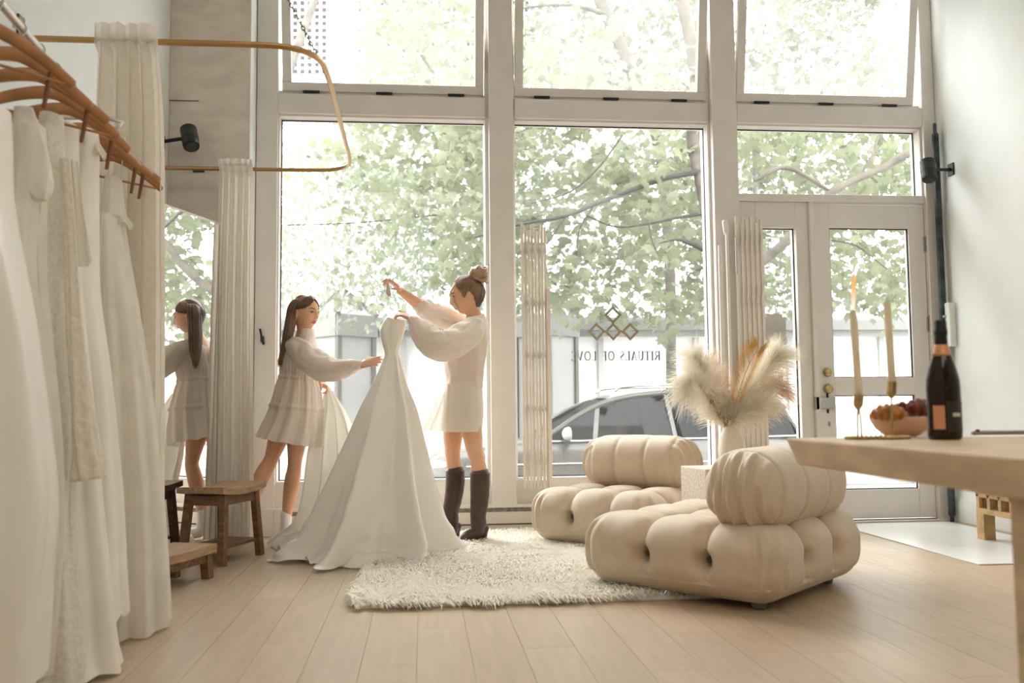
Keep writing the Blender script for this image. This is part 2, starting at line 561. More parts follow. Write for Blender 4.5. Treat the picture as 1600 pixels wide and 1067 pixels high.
# dark pipe in the corner, switch box, latch on the left post
p = MB().tube([(3.80, 6.33, 0.05), (3.80, 6.33, 1.2), (3.80, 6.33, 2.84)], 0.024, 14, 8)
p.tube([(3.80, 6.33, 0.0), (3.80, 6.33, 0.07)], 0.014, 10, 2)
p.tube([(3.80, 6.33, 2.84), (3.80, 6.33, 2.92)], 0.013, 10, 2)
tag(p.build('corner_pipe', M('dark_pipe', (52, 62, 66), 0.55, var=0.35, scale=14), smooth=True), 'dark grey weathered vertical pipe in the corner beside the door', 'pipe')
sw = empty('switch_box', (3.85, 6.30, 1.42), 'narrow white switch box on the right wall beside the dark pipe', 'switch box')
MB().box((-0.05, -0.05, -0.16), (0, 0.05, 0.16), ch=0.006).build('box', MAT['white_wall'], sw)
MB().tube([(-0.05, 0, 0.06), (-0.062, 0, 0.06)], 0.012, 12, 2).build('button', MAT['steel'], sw)
lt = MB().box((-0.012, -0.014, -0.02), (0.012, 0, 0.02), ch=0.003).bar((0, -0.014, 0.0), (-0.012, -0.03, 0.07), 0.014, 0.008).tube([(0.008, -0.016, -0.02), (0.012, -0.026, -0.032)], 0.009, 10, 2)
lt = lt.build('window_latch', MAT['black'])
lt.location = (-1.09, 6.41, 1.335)
tag(lt, 'small black metal latch on the white post left of the big windows', 'latch')

# baseboard heater under the big panes
hb = empty('baseboard_heater', (0.5, 6.42, 0), 'long white baseboard heater with dark slots under the big windows', 'heater')
MB().box((-1.5, -0.07, 0.012), (1.5, 0, 0.185), ch=0.006).build('casing', MAT['frame'], hb)
MB().box((-1.44, -0.073, 0.135), (1.46, -0.068, 0.163)).build('upper_slot', M('heater_slot', (128, 118, 106), 0.6, var=0.3, scale=30), hb)
MB().box((-1.44, -0.073, 0.045), (1.46, -0.068, 0.056)).build('lower_slot', M('heater_slot_low', (120, 110, 100), 0.6), hb)
MB().box((-1.44, -0.068, 0.0), (1.46, -0.02, 0.012)).build('shade_strip', MAT['gasket'], hb)  # black strip stands in for the shade below the casing
MB().box((-1.58, -0.075, 0.0), (-1.5, 0, 0.19), ch=0.006).build('end_cap', MAT['frame'], hb)

# spot lights on arms
def spot(name, base, head, direc, label, flip):
    e = empty(name, base, label, 'spotlight')
    hd = Vector(head) - Vector(base)
    MB().box((-0.012 if flip else 0.0, -0.035, -0.045), (0.0 if flip else 0.012, 0.035, 0.045), ch=0.004).build('mount', MAT['black'], e)
    MB().tube([(0, 0, 0), tuple(hd * 0.8)], 0.012, 10, 3).build('arm', MAT['black'], e, smooth=True)
    dv = Vector(direc).normalized()
    c = MB()
    c.tube([hd - dv * .075, hd - dv * .074, hd + dv * .07, hd + dv * .085], [.046, .053, .053, .05], 20, 1, caps=False)
    c.build('lamp_head', MAT['black'], e, smooth=False)
    MB().tube([hd - dv * .03, hd + dv * .02], 0.0545, 20, 1, caps=False).build('collar', M('black_collar', (36, 37, 40), 0.35), e)
    MB().tube([hd + dv * .086, hd + dv * .087], 0.04, 18, 1, caps=False).build('lens', M('lamp_lens', (70, 70, 66), 0.2), e)
    return e
s1 = spot('spotlight', (3.85, 6.22, 2.55), (3.66, 6.20, 2.54), (-0.15, -0.35, -0.9), 'black spotlight on a short arm fixed to the right white wall', True)
s2 = spot('spotlight', (-1.684, 6.05, 2.60), (-1.505, 6.04, 2.63), (0.25, -0.45, -0.85), 'black spotlight on an arm in front of the left plaster pillar', False)
tag(MB().box((-1.52, 6.19, 2.44), (-1.445, 6.201, 2.455)).build('slot_cover', MAT['black']), 'thin black slot fitting on the plaster pillar below the left spotlight', 'fitting')
tag(MB().box((-1.68, 6.192, 2.925), (-1.49, 6.2, 2.93)).build('hairline_strip', M('grey_strip', (120, 112, 102), 0.7)), 'thin grey joint strip on the plaster pillar above the left spotlight', 'strip')

# ------------------------------------------------------------------ folding gates inside the glass
def gate(name, x0, x1, z0, z1, n, Y, label, lean):
    e = empty(name, (x0, Y, z0), label, 'security gate', 'folded gates at the posts')
    m = M(name + '_steel', (238, 230, 220), 0.4, var=0.04)
    H = z1 - z0
    me = MB().box((-0.0085, -0.011, 0), (0.0085, 0.011, H)).mesh('bar')
    me.materials.append(m)
    for i in range(n):
        t = i / (n - 1)
        o = link('bar', me, e)
        o.location = ((x1 - x0) * t, 0.012 * (i % 2), 0.01 * nz(i * 3.1))
        o.scale = (1, 1, 1 - 0.012 * (i % 3))
    st = MB().bar((0, 0, -0.02), (0, 0, 0.02), 0.006).mesh('lattice_strip')
    k = 5
    for i in range(n - 1):
        s = MB()
        dx = (x1 - x0) / (n - 1)
        for j in range(k):
            zz = H * (j + .5) / k
            s.bar((dx * i, -0.012, zz - .075), (dx * (i + 1), -0.012, zz + .075), 0.003, 0.006)
            s.bar((dx * i, 0.014, zz + .075), (dx * (i + 1), 0.014, zz - .075), 0.004, 0.012)
        s.build('lattice', m, e, kind='stuff')
    for zz in (.03, H - .15):
        MB().box((.0, .0, zz), (x1 - x0, .125, zz + .02)).build('bracket', m, e)
    return e, m
g1, gm = gate('folding_gate', 0.70, 0.86, 0.30, 2.13, 8, 6.29, 'folded white metal security gate by the post between the two big windows', 0)
MB().box((0.165, -0.02, -0.02), (0.19, 0.02, 1.38), ch=0.003).build('end_post', gm, g1)
g2, gm2 = gate('folding_gate', 2.245, 2.425, 0.30, 2.20, 11, 6.29, 'folded white metal security gate standing beside the narrow side light', 0)
MB().tube([(-0.075, -0.01, -0.1), (-0.075, -0.01, 1.82)], 0.011, 10, 3).tube([(-0.075, 0.0, 1.78), (-0.085, 0.0, 1.86)], 0.02, 10, 2).build('guide_rod', gm2, g2, smooth=True)
MB().tube([(-0.015, -0.02, 1.48), (-0.015, -0.02, 1.75)], 0.005, 8, 2).build('bolt', MAT['steel'], g2)
hp = MB().box((2.125, 6.335, 0.35), (2.155, 6.36, 2.0), ch=0.003)
hp.build('trim_16', F, kind='structure')

# ------------------------------------------------------------------ lettering and marks on the glass
dec = empty('window_decal', (1.35, G - 0.004, 1.47), 'beige shop emblem of four diamonds with mirrored lettering on the glass', 'decal')
vinyl = M('beige_vinyl', (168, 157, 134), 0.7, transl=.12)
def dia(cx, cz, r, w):
    s = MB()
    o_ = [(cx - r, cz), (cx, cz - r), (cx + r, cz), (cx, cz + r)]
    q = r - w
    i_ = [(cx - q, cz), (cx, cz - q), (cx + q, cz), (cx, cz + q)]
    for i in range(4):
        j = (i + 1) % 4
        s.poly([(o_[i][0], 0, o_[i][1]), (o_[j][0], 0, o_[j][1]), (i_[j][0], 0, i_[j][1]), (i_[i][0], 0, i_[i][1])], (0, -1, 0), 0.0015)
    return s
def onglass(px, py):
    v = at(px, py, G - 0.004) - dec.location
    return v.x, v.z
for px_, py_ in ((957.5, 492), (932, 518), (958, 518), (984.5, 518)):
    cx, cz = onglass(px_, py_)
    dia(cx, cz, 0.066, 0.025).build('diamond', vinyl, dec)
# serif capitals drawn as strokes on a 0..1 x 0..1 cell: (points, thick)
TH, TN = 0.17, 0.07
LET = {
 'R': (0.75, [([(.14, 0), (.14, 1)], TH), ([(0, 0), (.3, 0)], TN), ([(0, 1), (.4, 1)], TN), ([(.4, 1), (.62, .9), (.66, .75), (.6, .58), (.4, .5), (.14, .5)], TN * 1.5), ([(.4, .5), (.72, 0)], TH)]),
 'I': (0.36, [([(.18, 0), (.18, 1)], TH), ([(.02, 0), (.34, 0)], TN), ([(.02, 1), (.34, 1)], TN)]),
 'T': (0.72, [([(.36, 0), (.36, 1)], TH), ([(.2, 0), (.52, 0)], TN), ([(0, .8), (0, 1), (.72, 1), (.72, .8)], TN)]),
 'U': (0.78, [([(.14, 1), (.14, .3), (.22, .08), (.4, 0)], TH), ([(.4, 0), (.58, .08), (.66, .3), (.66, 1)], TN), ([(0, 1), (.28, 1)], TN), ([(.52, 1), (.8, 1)], TN)]),
 'A': (0.82, [([(.1, 0), (.4, 1)], TN), ([(.4, 1), (.7, 0)], TH), ([(.2, .34), (.6, .34)], TN), ([(0, 0), (.2, 0)], TN), ([(.58, 0), (.82, 0)], TN)]),
 'L': (0.64, [([(.14, 0), (.14, 1)], TH), ([(0, 1), (.3, 1)], TN), ([(0, 0), (.62, 0), (.62, .24)], TN)]),
 'S': (0.6, [([(.54, .78), (.5, .94), (.3, 1), (.12, .92), (.08, .76)], TN), ([(.08, .76), (.16, .6), (.44, .42), (.52, .24)], TH), ([(.52, .24), (.46, .06), (.28, 0), (.08, .06), (.04, .24)], TN)]),
 'O': (0.9, [([(.42, 1), (.2, .92), (.06, .7), (.06, .3), (.2, .08), (.42, 0)], TH * .8), ([(.42, 0), (.64, .08), (.78, .3), (.78, .7), (.64, .92), (.42, 1)], TH * .8)]),
 'F': (0.62, [([(.14, 0), (.14, 1)], TH), ([(0, 0), (.3, 0)], TN), ([(0, 1), (.6, 1), (.6, .78)], TN), ([(.14, .52), (.44, .52)], TN)]),
 'V': (0.8, [([(.1, 1), (.4, 0)], TH), ([(.4, 0), (.7, 1)], TN), ([(0, 1), (.22, 1)], TN), ([(.6, 1), (.8, 1)], TN)]),
 'E': (0.64, [([(.14, 0), (.14, 1)], TH), ([(0, 1), (.58, 1), (.58, .8)], TN), ([(.14, .52), (.44, .52)], TN), ([(0, 0), (.62, 0), (.62, .22)], TN)]),
 ' ': (0.5, [])}
VM = M('grey_vinyl', (150, 142, 126), 0.7, transl=.1)
xr, z0 = onglass(1031.5, 562.5)
xe, zt = onglass(900, 549.5)
hh = zt - z0
adv = sum(LET[c][0] + 0.16 for c in 'RITUALS OF LOV')
kx = (xr - xe) / (adv * hh)
cur = xr
for ch in 'RITUALS OF LOVE':
    w_, strokes = LET[ch]
    txt = MB()
    for pts_, th_ in strokes:
        for a_, b_ in zip(pts_[:-1], pts_[1:]):
            txt.bar((cur - a_[0] * hh * kx, -0.0008, z0 + a_[1] * hh), (cur - b_[0] * hh * kx, -0.0008, z0 + b_[1] * hh), th_ * hh, 0.0012, up=Vector((0, 1, 0)))
    if strokes: txt.build('letter', VM, dec, kind='stuff')
    cur -= (w_ + 0.16) * hh * kx
pl = MB()
c0 = at(1210, 520, G - 0.006)
w2, h2, nk = 0.088, 0.14, 0.025
out = []
for sx, sz in ((-1, -1), (1, -1), (1, 1), (-1, 1)):
    a_ = (sx * w2, sz * (h2 - nk)) if sx * sz > 0 else (sx * (w2 - nk), sz * h2)
    b_ = (sx * (w2 - nk), sz * h2) if sx * sz > 0 else (sx * w2, sz * (h2 - nk))
    m_ = (sx * (w2 - nk * .95), sz * (h2 - nk * .95))
    out += [a_, m_, b_]
pl.poly([(q[0], 0, q[1]) for q in out], (0, -1, 0), 0.003)
po = pl.build('glass_plaque', M('grey_plaque', (206, 202, 192), 0.7, transl=.25))
po.location = c0
tag(po, 'plain grey plaque with notched corners stuck on the narrow side light', 'plaque')
# ================================================================== the street outside
PAVE = M('pale_paving', (140, 139, 135), 0.85, var=0.06, scale=3)
MB().box((-40, 6.6, -0.6), (60, 10.2, -0.14)).build('sidewalk', PAVE, kind='structure')
MB().box((-40, 10.2, -0.9), (60, 16.4, -0.61)).build('street', M('asphalt', (92, 91, 88), 0.9, var=0.08, scale=12), kind='structure')
MB().box((-60, 16.4, -0.9), (120, 170, -0.48)).build('ground', PAVE, kind='structure')

# ---- low pavilion across the street
WHITE = M('white_render', (242, 242, 238), 0.7, var=0.02)
GREYB = M('grey_fascia', (108, 108, 103), 0.7, var=0.03)
PALEP = M('pale_post', (182, 182, 177), 0.7, var=0.03)
pv = empty('pavilion', (4, 20, -0.48), 'long low white pavilion with sloped pale roof across the street', 'building')
Z0 = -0.48
e0, r0 = 2.72, 4.3
MB().poly([(-16, -0.6, e0 - Z0), (26, -0.6, e0 - Z0), (26, 5.5, r0 - Z0), (-16, 5.5, r0 - Z0)], (0, 0, 1), 0.08).build('roof', M('pale_roof', (128, 131, 131), 0.5, var=0.02), pv)
MB().box((-16, -0.62, e0 - Z0 - 0.20), (26, -0.45, e0 - Z0 + 0.02)).build('fascia', GREYB, pv)
MB().box((-16, -0.4, e0 - Z0 - 0.32), (26, -0.3, e0 - Z0 - 0.2)).build('soffit_beam', M('shade_band', (138, 138, 130), 0.7), pv)  # beam coloured grey to stand for the shade under the eave
MB().box((-16, 0.3, 0), (26, 0.6, e0 - Z0)).build('wall', WHITE, pv)
for i in range(-6, 12):
    MB().box((i * 2.2 - .06, 0.2, 0), (i * 2.2 + .06, 0.32, e0 - Z0 - .3)).build('post', PALEP, pv)
for i in range(-6, 12):
    MB().box((i * 2.2 + .12, 0.26, 0.5), (i * 2.2 + 2.08, 0.3, 2.6)).build('panel', WHITE, pv)
# ---- two glazed kiosks with pyramid roofs
KM = M('kiosk_frame', (78, 74, 68), 0.6, var=0.04)
KG = M('kiosk_panel', (124, 124, 120), 0.4, var=0.03)
def kiosk(cx, cy, r, label):
    e = empty('kiosk', (cx, cy, Z0), label, 'kiosk', 'kiosks across the street', rz=PI / 4 - 0.06)
    ze, zf, za = 2.72 - Z0, 2.30 - Z0, 3.28 - Z0
    h = r / math.sqrt(2)
    for sx in (-1, 1):
        for sy in (-1, 1):
            MB().box((sx * h - .05, sy * h - .05, 0), (sx * h + .05, sy * h + .05, zf)).build('post', KM, e)
    for a, b_ in (((-h - .07, -h - .07, zf), (h + .07, -h - .03, ze)), ((-h - .07, h + .03, zf), (h + .07, h + .07, ze)), ((-h - .07, -h, zf), (-h - .03, h, ze)), ((h + .03, -h, zf), (h + .07, h, ze))):
        MB().box(a, b_).build('fascia', GREYB, e)
    cs = [(-h - .07, -h - .07, ze), (h + .07, -h - .07, ze), (h + .07, h + .07, ze), (-h - .07, h + .07, ze)]
    for i in range(4):
        MB().bar(cs[i], (0, 0, za), 0.10).build('hip_bar', KM, e)
        MB().poly([cs[i], cs[(i + 1) % 4], (0, 0, za)], (0, 0, 1), 0.01).build('roof_pane', M('kiosk_roof_pane', (104, 106, 104), 0.4), e)
    for a, b_ in (((-h + .05, -h - .01, .1), (h - .05, -h + .01, zf)), ((-h - .01, -h + .05, .1), (-h + .01, h - .05, zf)), ((h - .01, -h + .05, .1), (h + .01, h - .05, zf))):
        MB().box(a, b_).build('panel', KG, e)
    return e
kiosk(-1.58, 18.6, 0.60, 'pale kiosk with glass pyramid roof behind the woman with long hair')
kiosk(2.54, 18.6, 0.60, 'pale kiosk with glass pyramid roof behind the left folding gate')
# ---- white tower block with rows of small square windows
tw = empty('tower_block', (-8.0, 120, Z0), 'tall white block with rows of small square windows beyond the trees', 'building')
oT = Vector((-8.0, 120, Z0))
MB().box((-40, 0, 0), (60, 20, 95)).build('wall', WHITE, tw)
ws = MB()
for i in range(34):
    if 6 <= i <= 9: continue
    for j in range(18):
        q = at(450 + i * 11.3, 112 - j * 10.7, 120) - oT
        ws.box((q.x - .30, -0.08, q.z - .30), (q.x + .30, 0.02, q.z + .30))
ws.build('small_windows', M('tower_glass', (14, 15, 16), 0.9, spec=0.1), tw, kind='stuff')
for px in (528, 548):
    q = at(px, 60, 120) - oT
    MB().box((q.x - .14, -0.15, 20), (q.x + .14, 0.02, 95)).build('pilaster', GREYB, tw)
# ---- lamp post seen through the side light
lp = empty('lamp_post', (6.05, 15.9, -0.5), 'slim grey lamp post with stepped foot beyond the side light', 'lamp post')
MB().tube([(0, 0, 0.1), (0, 0, 3), (0, 0, 6.2)], [0.06, 0.05, 0.04], 12, 4).build('pole', M('lamp_grey', (70, 74, 74), 0.5), lp, smooth=True)
MB().lathe([(.15, 0), (.15, .12), (.11, .16), (.1, .5), (.07, .55), (.06, .7)], 16).build('foot', M('lamp_grey2', (66, 70, 70), 0.5), lp)

# ---- parked car
car = empty('car', (2.42, 11.75, -0.61), 'grey wet estate car with roof rails parked outside the windows', 'car')
CP = M('car_paint', (86, 84, 79), 0.25, metal=0.2, var=0.04, scale=3, bump=0.03, bscale=120)
CD = M('car_cladding', (60, 62, 60), 0.5)
CG = glass_mat('car_glass', 0.006, (0.035, 0.05, 0.05), 0.03)
CG2 = glass_mat('car_front_glass', 0.02, (0.22, 0.23, 0.22), 0.04)
CHR = M('car_chrome', (220, 220, 216), 0.15, metal=1.0)
# stations along the length (front of the car at -x): x, half width, z bottom, z belt
st = [(-2.38, .62, .42, .70), (-2.32, .80, .34, .84), (-2.15, .90, .28, .93), (-1.7, .95, .25, 1.00), (-1.2, .96, .24, 1.045), (-.6, .965, .23, 1.06), (0, .965, .23, 1.07), (.8, .965, .23, 1.08), (1.5, .96, .25, 1.09), (2.0, .93, .28, 1.10), (2.28, .86, .34, 1.08), (2.38, .70, .42, 1.0)]
rows = crom(st, 4)
m_ = MB()
v = []
npf = 14
for x_, hw, zb, zt in rows:
    prof = [(-hw * .86, zb), (-hw * .97, zb + .12), (-hw, zb + .35 * (zt - zb)), (-hw * 1.0, zb + .62 * (zt - zb)), (-hw * .985, zb + .80 * (zt - zb)), (-hw * .95, zt - .03), (-hw * .90, zt)]
    prof = prof + [(-y_, z_) for y_, z_ in prof[::-1]]
    v += [(x_, y_, z_) for y_, z_ in prof]
f = grid_faces(len(rows), npf, True)
f += [tuple(range(npf)), tuple(range((len(rows) - 1) * npf, len(rows) * npf))]
m_.add(v, f)
m_.build('body', CP, car, smooth=True)
# greenhouse outline of one side: windscreen foot, roof, tailgate
RZ = 1.66
def side(y_):
    return 0
roof = [(-1.05, .80, 1.07), (-.55, .76, 1.36), (-.12, .72, 1.56), (.35, .68, 1.635), (.9, .68, 1.65), (1.5, .68, 1.62), (1.95, .66, 1.55), (2.12, .68, 1.40), (2.25, .78, 1.10)]
rr = crom(roof, 5)
# roof skin from the top of the windscreen to the tailgate
v, n_ = [], 11
sel = [q for q in rr if q[2] > 1.54]
for x_, hw, z_ in sel:
    for j in range(n_):
        t = -1 + 2 * j / (n_ - 1)
        v.append((x_, hw * t, z_ + .035 * (1 - t * t) - .02 * abs(t) ** 6))
rf = MB().add(v, grid_faces(len(sel), n_, False))
ro = rf.build('roof', CP, car, smooth=True)
so = ro.modifiers.new('t', 'SOLIDIFY')
so.thickness = 0.03
for sgn in (-1, 1):
    pil = MB()
    def bp(x_, z_):
        """a point on the leaning side of the cabin"""
        t = (z_ - 1.07) / (1.62 - 1.07)
        return Vector((x_, sgn * (0.905 - 0.215 * t), z_))
    top = [(-.98, 1.085), (-.5, 1.385), (-.1, 1.545), (.4, 1.62), (.95, 1.632), (1.5, 1.60), (1.9, 1.53), (2.05, 1.44)]
    tp = crom(top, 5)
    pil.tube([bp(*q) for q in tp], .035, 8, 1)
    for (xa, za), (xb, zb) in (((-.36, 1.07), (-.30, 1.44)), ((.62, 1.07), (.56, 1.61)), ((1.60, 1.09), (1.50, 1.59)), ((2.2, 1.1), (2.03, 1.45))):
        pil.bar(bp(xa, za), bp(xb, zb), .055, .03)
    pil.build('pillar_frame', CP, car, smooth=False)
    # side panes between belt and roof line
    def pane(nm, xa, xb, mat):
        tops = [q for q in tp if xa < q[0] < xb]
        lo = [bp(xa, 1.075), bp(xb, 1.085)]
        def zt_at(x_):
            for q0, q1 in zip(tp[:-1], tp[1:]):
                if q0[0] <= x_ <= q1[0]: return q0[1] + (q1[1] - q0[1]) * (x_ - q0[0]) / (q1[0] - q0[0])
            return 1.1
        up = [bp(xb, zt_at(xb))] + [bp(*q) for q in tops[::-1]] + [bp(xa, zt_at(xa))]
        MB().poly(lo + up, (0, sgn, 0), 0.004).build(nm, mat, car)
    pane('front_side_glass', -.92, .59, CG2)
    pane('rear_side_glass', .60, 1.54, CG)
    pane('quarter_glass', 1.56, 2.12, CG)
    MB().tube([bp(-.95, 1.06) + Vector((0, sgn * .012, 0)), bp(.6, 1.07) + Vector((0, sgn * .012, 0)), bp(2.15, 1.09) + Vector((0, sgn * .012, 0))], .012, 6, 3).build('belt_trim', CHR, car)
    MB().tube([(-.05, sgn * .62, 1.66), (.1, sgn * .64, 1.715), (.9, sgn * .64, 1.73), (1.6, sgn * .63, 1.70), (1.78, sgn * .62, 1.65)], .018, 8, 5).build('roof_rail', CHR, car, smooth=True)
    mr = MB().ell((-.70, sgn * 1.05, 1.15), (.085, .12, .085), 16, 10, fn=lambda p: Vector((p.x if p.x < 0 else p.x * .4, p.y, p.z)))
    mo = mr.build('mirror', M('mirror_shell', (150, 149, 145), 0.25), car, smooth=True)
    MB().bar((-.68, sgn * .90, 1.08), (-.70, sgn * 1.02, 1.10), .05, .04).build('mirror_arm', CD, car)
    MB().tube([(-1.9, sgn * .955, .78), (-1.0, sgn * .975, .80), (1.0, sgn * .975, .80), (2.0, sgn * .945, .82)], .008, 6, 4).build('crease', CHR, car)
    for xx in (-.72, .63, 1.62):
        MB().bar((xx, sgn * .968, .35), (xx - .03, sgn * .945, 1.06), .008, .008).build('door_seam', CD, car)
    for xx in (.40, 1.42):
        MB().box((xx - .1, sgn * .96 - .015, .93), (xx + .1, sgn * .96 + .03, .96), ch=.008).build('door_handle', CHR, car)
    MB().ell((-2.16, sgn * .74, .80), (.20, .16, .075), 16, 8).build('headlight', M('headlight_lens', (226, 230, 230), 0.1, metal=.3), car, smooth=True)
    MB().ell((2.22, sgn * .76, .98), (.17, .13, .10), 16, 8).build('taillight', M('taillight_red', (176, 44, 28), 0.2), car, smooth=True)
    MB().box((-2.0, sgn * .955 - .02, .22), (2.05, sgn * .955 + .02, .36), ch=.01).build('sill_cladding', CD, car)
    for xx in (-1.42, 1.42):
        w = MB()
        prof = [(.20, -.1), (.30, -.11), (.345, -.09), (.355, 0), (.345, .09), (.30, .11), (.20, .1)]
        vv, n2 = [], 24
        for r_, y_ in prof:
            for j in range(n2):
                a = 2 * PI * j / n2
                vv.append((xx + r_ * math.cos(a), sgn * .87 + y_, .355 + r_ * math.sin(a)))
        w.add(vv, grid_faces(len(prof), n2, True))
        wo = w.build('wheel', M('tyre', (36, 36, 36), 0.8), car, smooth=True)
        rm = MB()
        for k in range(10):
            a = 2 * PI * k / 10
            rm.bar((xx, sgn * .93, .355), (xx + .23 * math.cos(a), sgn * .95, .355 + .23 * math.sin(a)), .035, .02, up=Vector((0, 1, 0)))
        rm.build('rim', CHR, wo)
for y_ in (-.38, .38):
    MB().box((-.05, y_ - .24, .55), (.5, y_ + .24, .72), ch=.06).bar((.42, y_, .66), (.62, y_, 1.22), .42, .14).ell((.62, y_, 1.36), (.06, .13, .10), 12, 8).build('seat', M('car_seat', (66, 64, 62), 0.8), car, smooth=False)
MB().box((1.2, -.62, .6), (1.4, .62, 1.24), ch=.06).build('rear_bench', M('car_seat_rear', (60, 58, 56), 0.8), car)
MB().poly([(-1.0, -.84, 1.075), (-1.0, .84, 1.075), (-.16, .69, 1.55), (-.16, -.69, 1.55)], (-.5, 0, .86), .006).build('windscreen', CG2, car)
MB().poly([(2.06, -.66, 1.46), (2.06, .66, 1.46), (2.22, .76, 1.1), (2.22, -.76, 1.1)], (1, 0, .3), .006).build('rear_window', CG, car)

# ---- trees
BARK = M('bark', (78, 72, 62), 0.9, var=0.25, scale=8, bump=0.4, bscale=20)
BARKD = M('dark_bark', (44, 43, 36), 0.9, var=0.25, scale=10, bump=0.3, bscale=24)
def leafmat(nm, rgb, tr=0.5):
    return M(nm, rgb, 0.55, var=0.10, scale=1.3, transl=tr, spec=0.3)
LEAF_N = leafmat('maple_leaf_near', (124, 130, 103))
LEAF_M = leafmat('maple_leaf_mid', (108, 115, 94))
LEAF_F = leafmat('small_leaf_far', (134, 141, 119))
half = [(0, 0), (.10, .06), (.30, -.04), (.27, .16), (.50, .22), (.36, .36), (.46, .60), (.26, .56), (.14, .66), (0, 1.0)]
LEAF2D = half + [(-x_, y_) for x_, y_ in half[-2:0:-1]]
def leaf_pts(size):
    return [Vector((x_ * size, (y_ - .05) * size, -.16 * size * abs(x_) * 2 - .10 * size * y_ * y_)) for x_, y_ in LEAF2D]
leaf_me = MB().add(leaf_pts(1.0), [tuple(range(len(LEAF2D)))]).mesh('leaf')
SM2D = [(0, 0), (.26, .3), (.2, .7), (0, 1), (-.2, .7), (-.26, .3)]
def rot_leaf(r):
    e_ = Matrix.Rotation(r.uniform(0, 2 * PI), 3, 'Z')
    t_ = Matrix.Rotation(r.gauss(-0.7, 0.45), 3, 'X') @ Matrix.Rotation(r.gauss(0, .45), 3, 'Y')
    return e_ @ t_
def crown(tree, org, box_, zlow, n, size, mat, seed, thr, parts=0, small=False, fq=0.75):
    r = random.Random(seed)
    x0, x1, y0, y1, z1 = box_
    pts = []
    tries = 0
    while len(pts) < n and tries < n * 12:
        tries += 1
        p = Vector((r.uniform(x0, x1), r.uniform(y0, y1), 0))
        zl = zlow(p.x) + .35 * nz(p.x * 1.1, p.y * 1.1, seed)
        p.z = r.uniform(zl, z1)
        if p.x * 12 / p.y < -.85 and p.z > 4.9 * p.y / 12 - .5: continue
        q = p * fq
        d_ = nz(q.x + seed * 9.1, q.y, q.z * 1.25) + .35 * nz(q.x * 3, q.y * 3 + seed, q.z * 3)
        if d_ > thr: pts.append(p)
    pts.sort(key=lambda p: (p.x * .098 + p.y))
    sh = [(x_, y_) for x_, y_ in (SM2D if small else LEAF2D)]
    base = [Vector((x_, y_ - .05, (-.3 * abs(x_) - .12 * y_ * y_))) for x_, y_ in sh]
    for p in pts[:parts]:
        o = link('leaf', leaf_me, tree)
        s_ = size * r.uniform(.75, 1.25)
        o.location = p - org
        o.rotation_euler = rot_leaf(r).to_euler()
        o.scale = (s_, s_, s_)
    mb = MB()
    k = len(sh)
    V, Fc = [], []
    for p in pts[parts:]:
        R_ = rot_leaf(r)
        s_ = size * r.uniform(.7, 1.3)
        b0 = len(V)
        o_ = p - org
        V += [tuple(R_ @ (q * s_) + o_) for q in base]
        Fc.append(tuple(range(b0, b0 + k)))
    me = bpy.data.meshes.new('foliage')
    me.from_pydata(V, [], Fc)
    link('foliage', me, tree, mat, kind='stuff')
leaf_me.materials.append(LEAF_N)

def limb(tree, org, pix, rad, name='branch', mat=BARKD):
    pts = [at(px, py, Y) - org for px, py, Y in pix]
    # rad given in pixels at that distance
    rr_ = [q * pix[i][2] / FPX for i, q in enumerate(rad)]
    return MB().tube(pts, rr_, 8, 5, wr=lambda t, a: 1 + .12 * nz(t * 9, math.cos(a), math.sin(a))).build(name, mat, tree, smooth=True)

oA = Vector((3.5, 10.0, -0.14))
tA = empty('maple_tree', oA, 'nearest maple with dark thin branches beside the second and third window', 'tree', 'street trees')
limb(tA, oA, [(1138, 760, 10), (1134, 620, 10), (1127, 470, 10), (1110, 380, 10), (1094, 290, 10.1), (1083, 215, 10.2), (1090, 140, 10.4), (1078, 60, 10.5), (1060, -20, 10.6), (1040, -150, 10.8)], [12, 11, 9.5, 8, 8, 11, 12, 11, 9, 5], 'trunk', BARK)
limb(tA, oA, [(1096, 268, 10.1), (1050, 276, 10), (1000, 292, 9.9), (940, 315, 9.7), (880, 338, 9.6), (806, 352, 9.4), (740, 372, 9.3)], [5, 4.5, 4, 3.6, 3, 2.2, 1])
limb(tA, oA, [(1108, 332, 10), (1060, 340, 9.9), (1010, 350, 9.8), (960, 354, 9.7), (915, 336, 9.6)], [3.5, 2.4, 2, 1.6, 1])
limb(tA, oA, [(1106, 392, 10), (1080, 380, 9.8), (1058, 374, 9.7), (1030, 380, 9.6)], [5, 5, 2.6, 1])
limb(tA, oA, [(972, 212, 9.8), (935, 262, 9.7), (890, 300, 9.6), (830, 318, 9.5)], [1.8, 1.6, 1.3, .8])
limb(tA, oA, [(925, 325, 9.7), (905, 360, 9.6), (902, 400, 9.5)], [1.6, 1.3, .7])
limb(tA, oA, [(884, 338, 9.6), (862, 370, 9.5), (845, 390, 9.4)], [1.6, 1.3, .8])
limb(tA, oA, [(1014, 350, 9.8), (1020, 380, 9.7), (1030, 400, 9.6)], [1.5, 1.2, .7])
limb(tA, oA, [(1128, 480, 10), (1160, 430, 9.9), (1195, 405, 9.8), (1242, 364, 9.7), (1300, 300, 9.6), (1380, 262, 9.5), (1450, 222, 9.4)], [9, 8.5, 8, 8, 6.5, 6, 5], 'branch', BARK)
limb(tA, oA, [(1335, 285, 9.6), (1362, 245, 9.7), (1374, 205, 9.8)], [3, 2.4, 1.5], 'branch', BARK)
limb(tA, oA, [(1300, 300, 9.6), (1230, 262, 9.7), (1180, 282, 9.8)], [3, 4, 3], 'branch', BARK)
limb(tA, oA, [(1300, 375, 9.7), (1340, 385, 9.7), (1385, 420, 9.7)], [1.5, 1.3, .8])
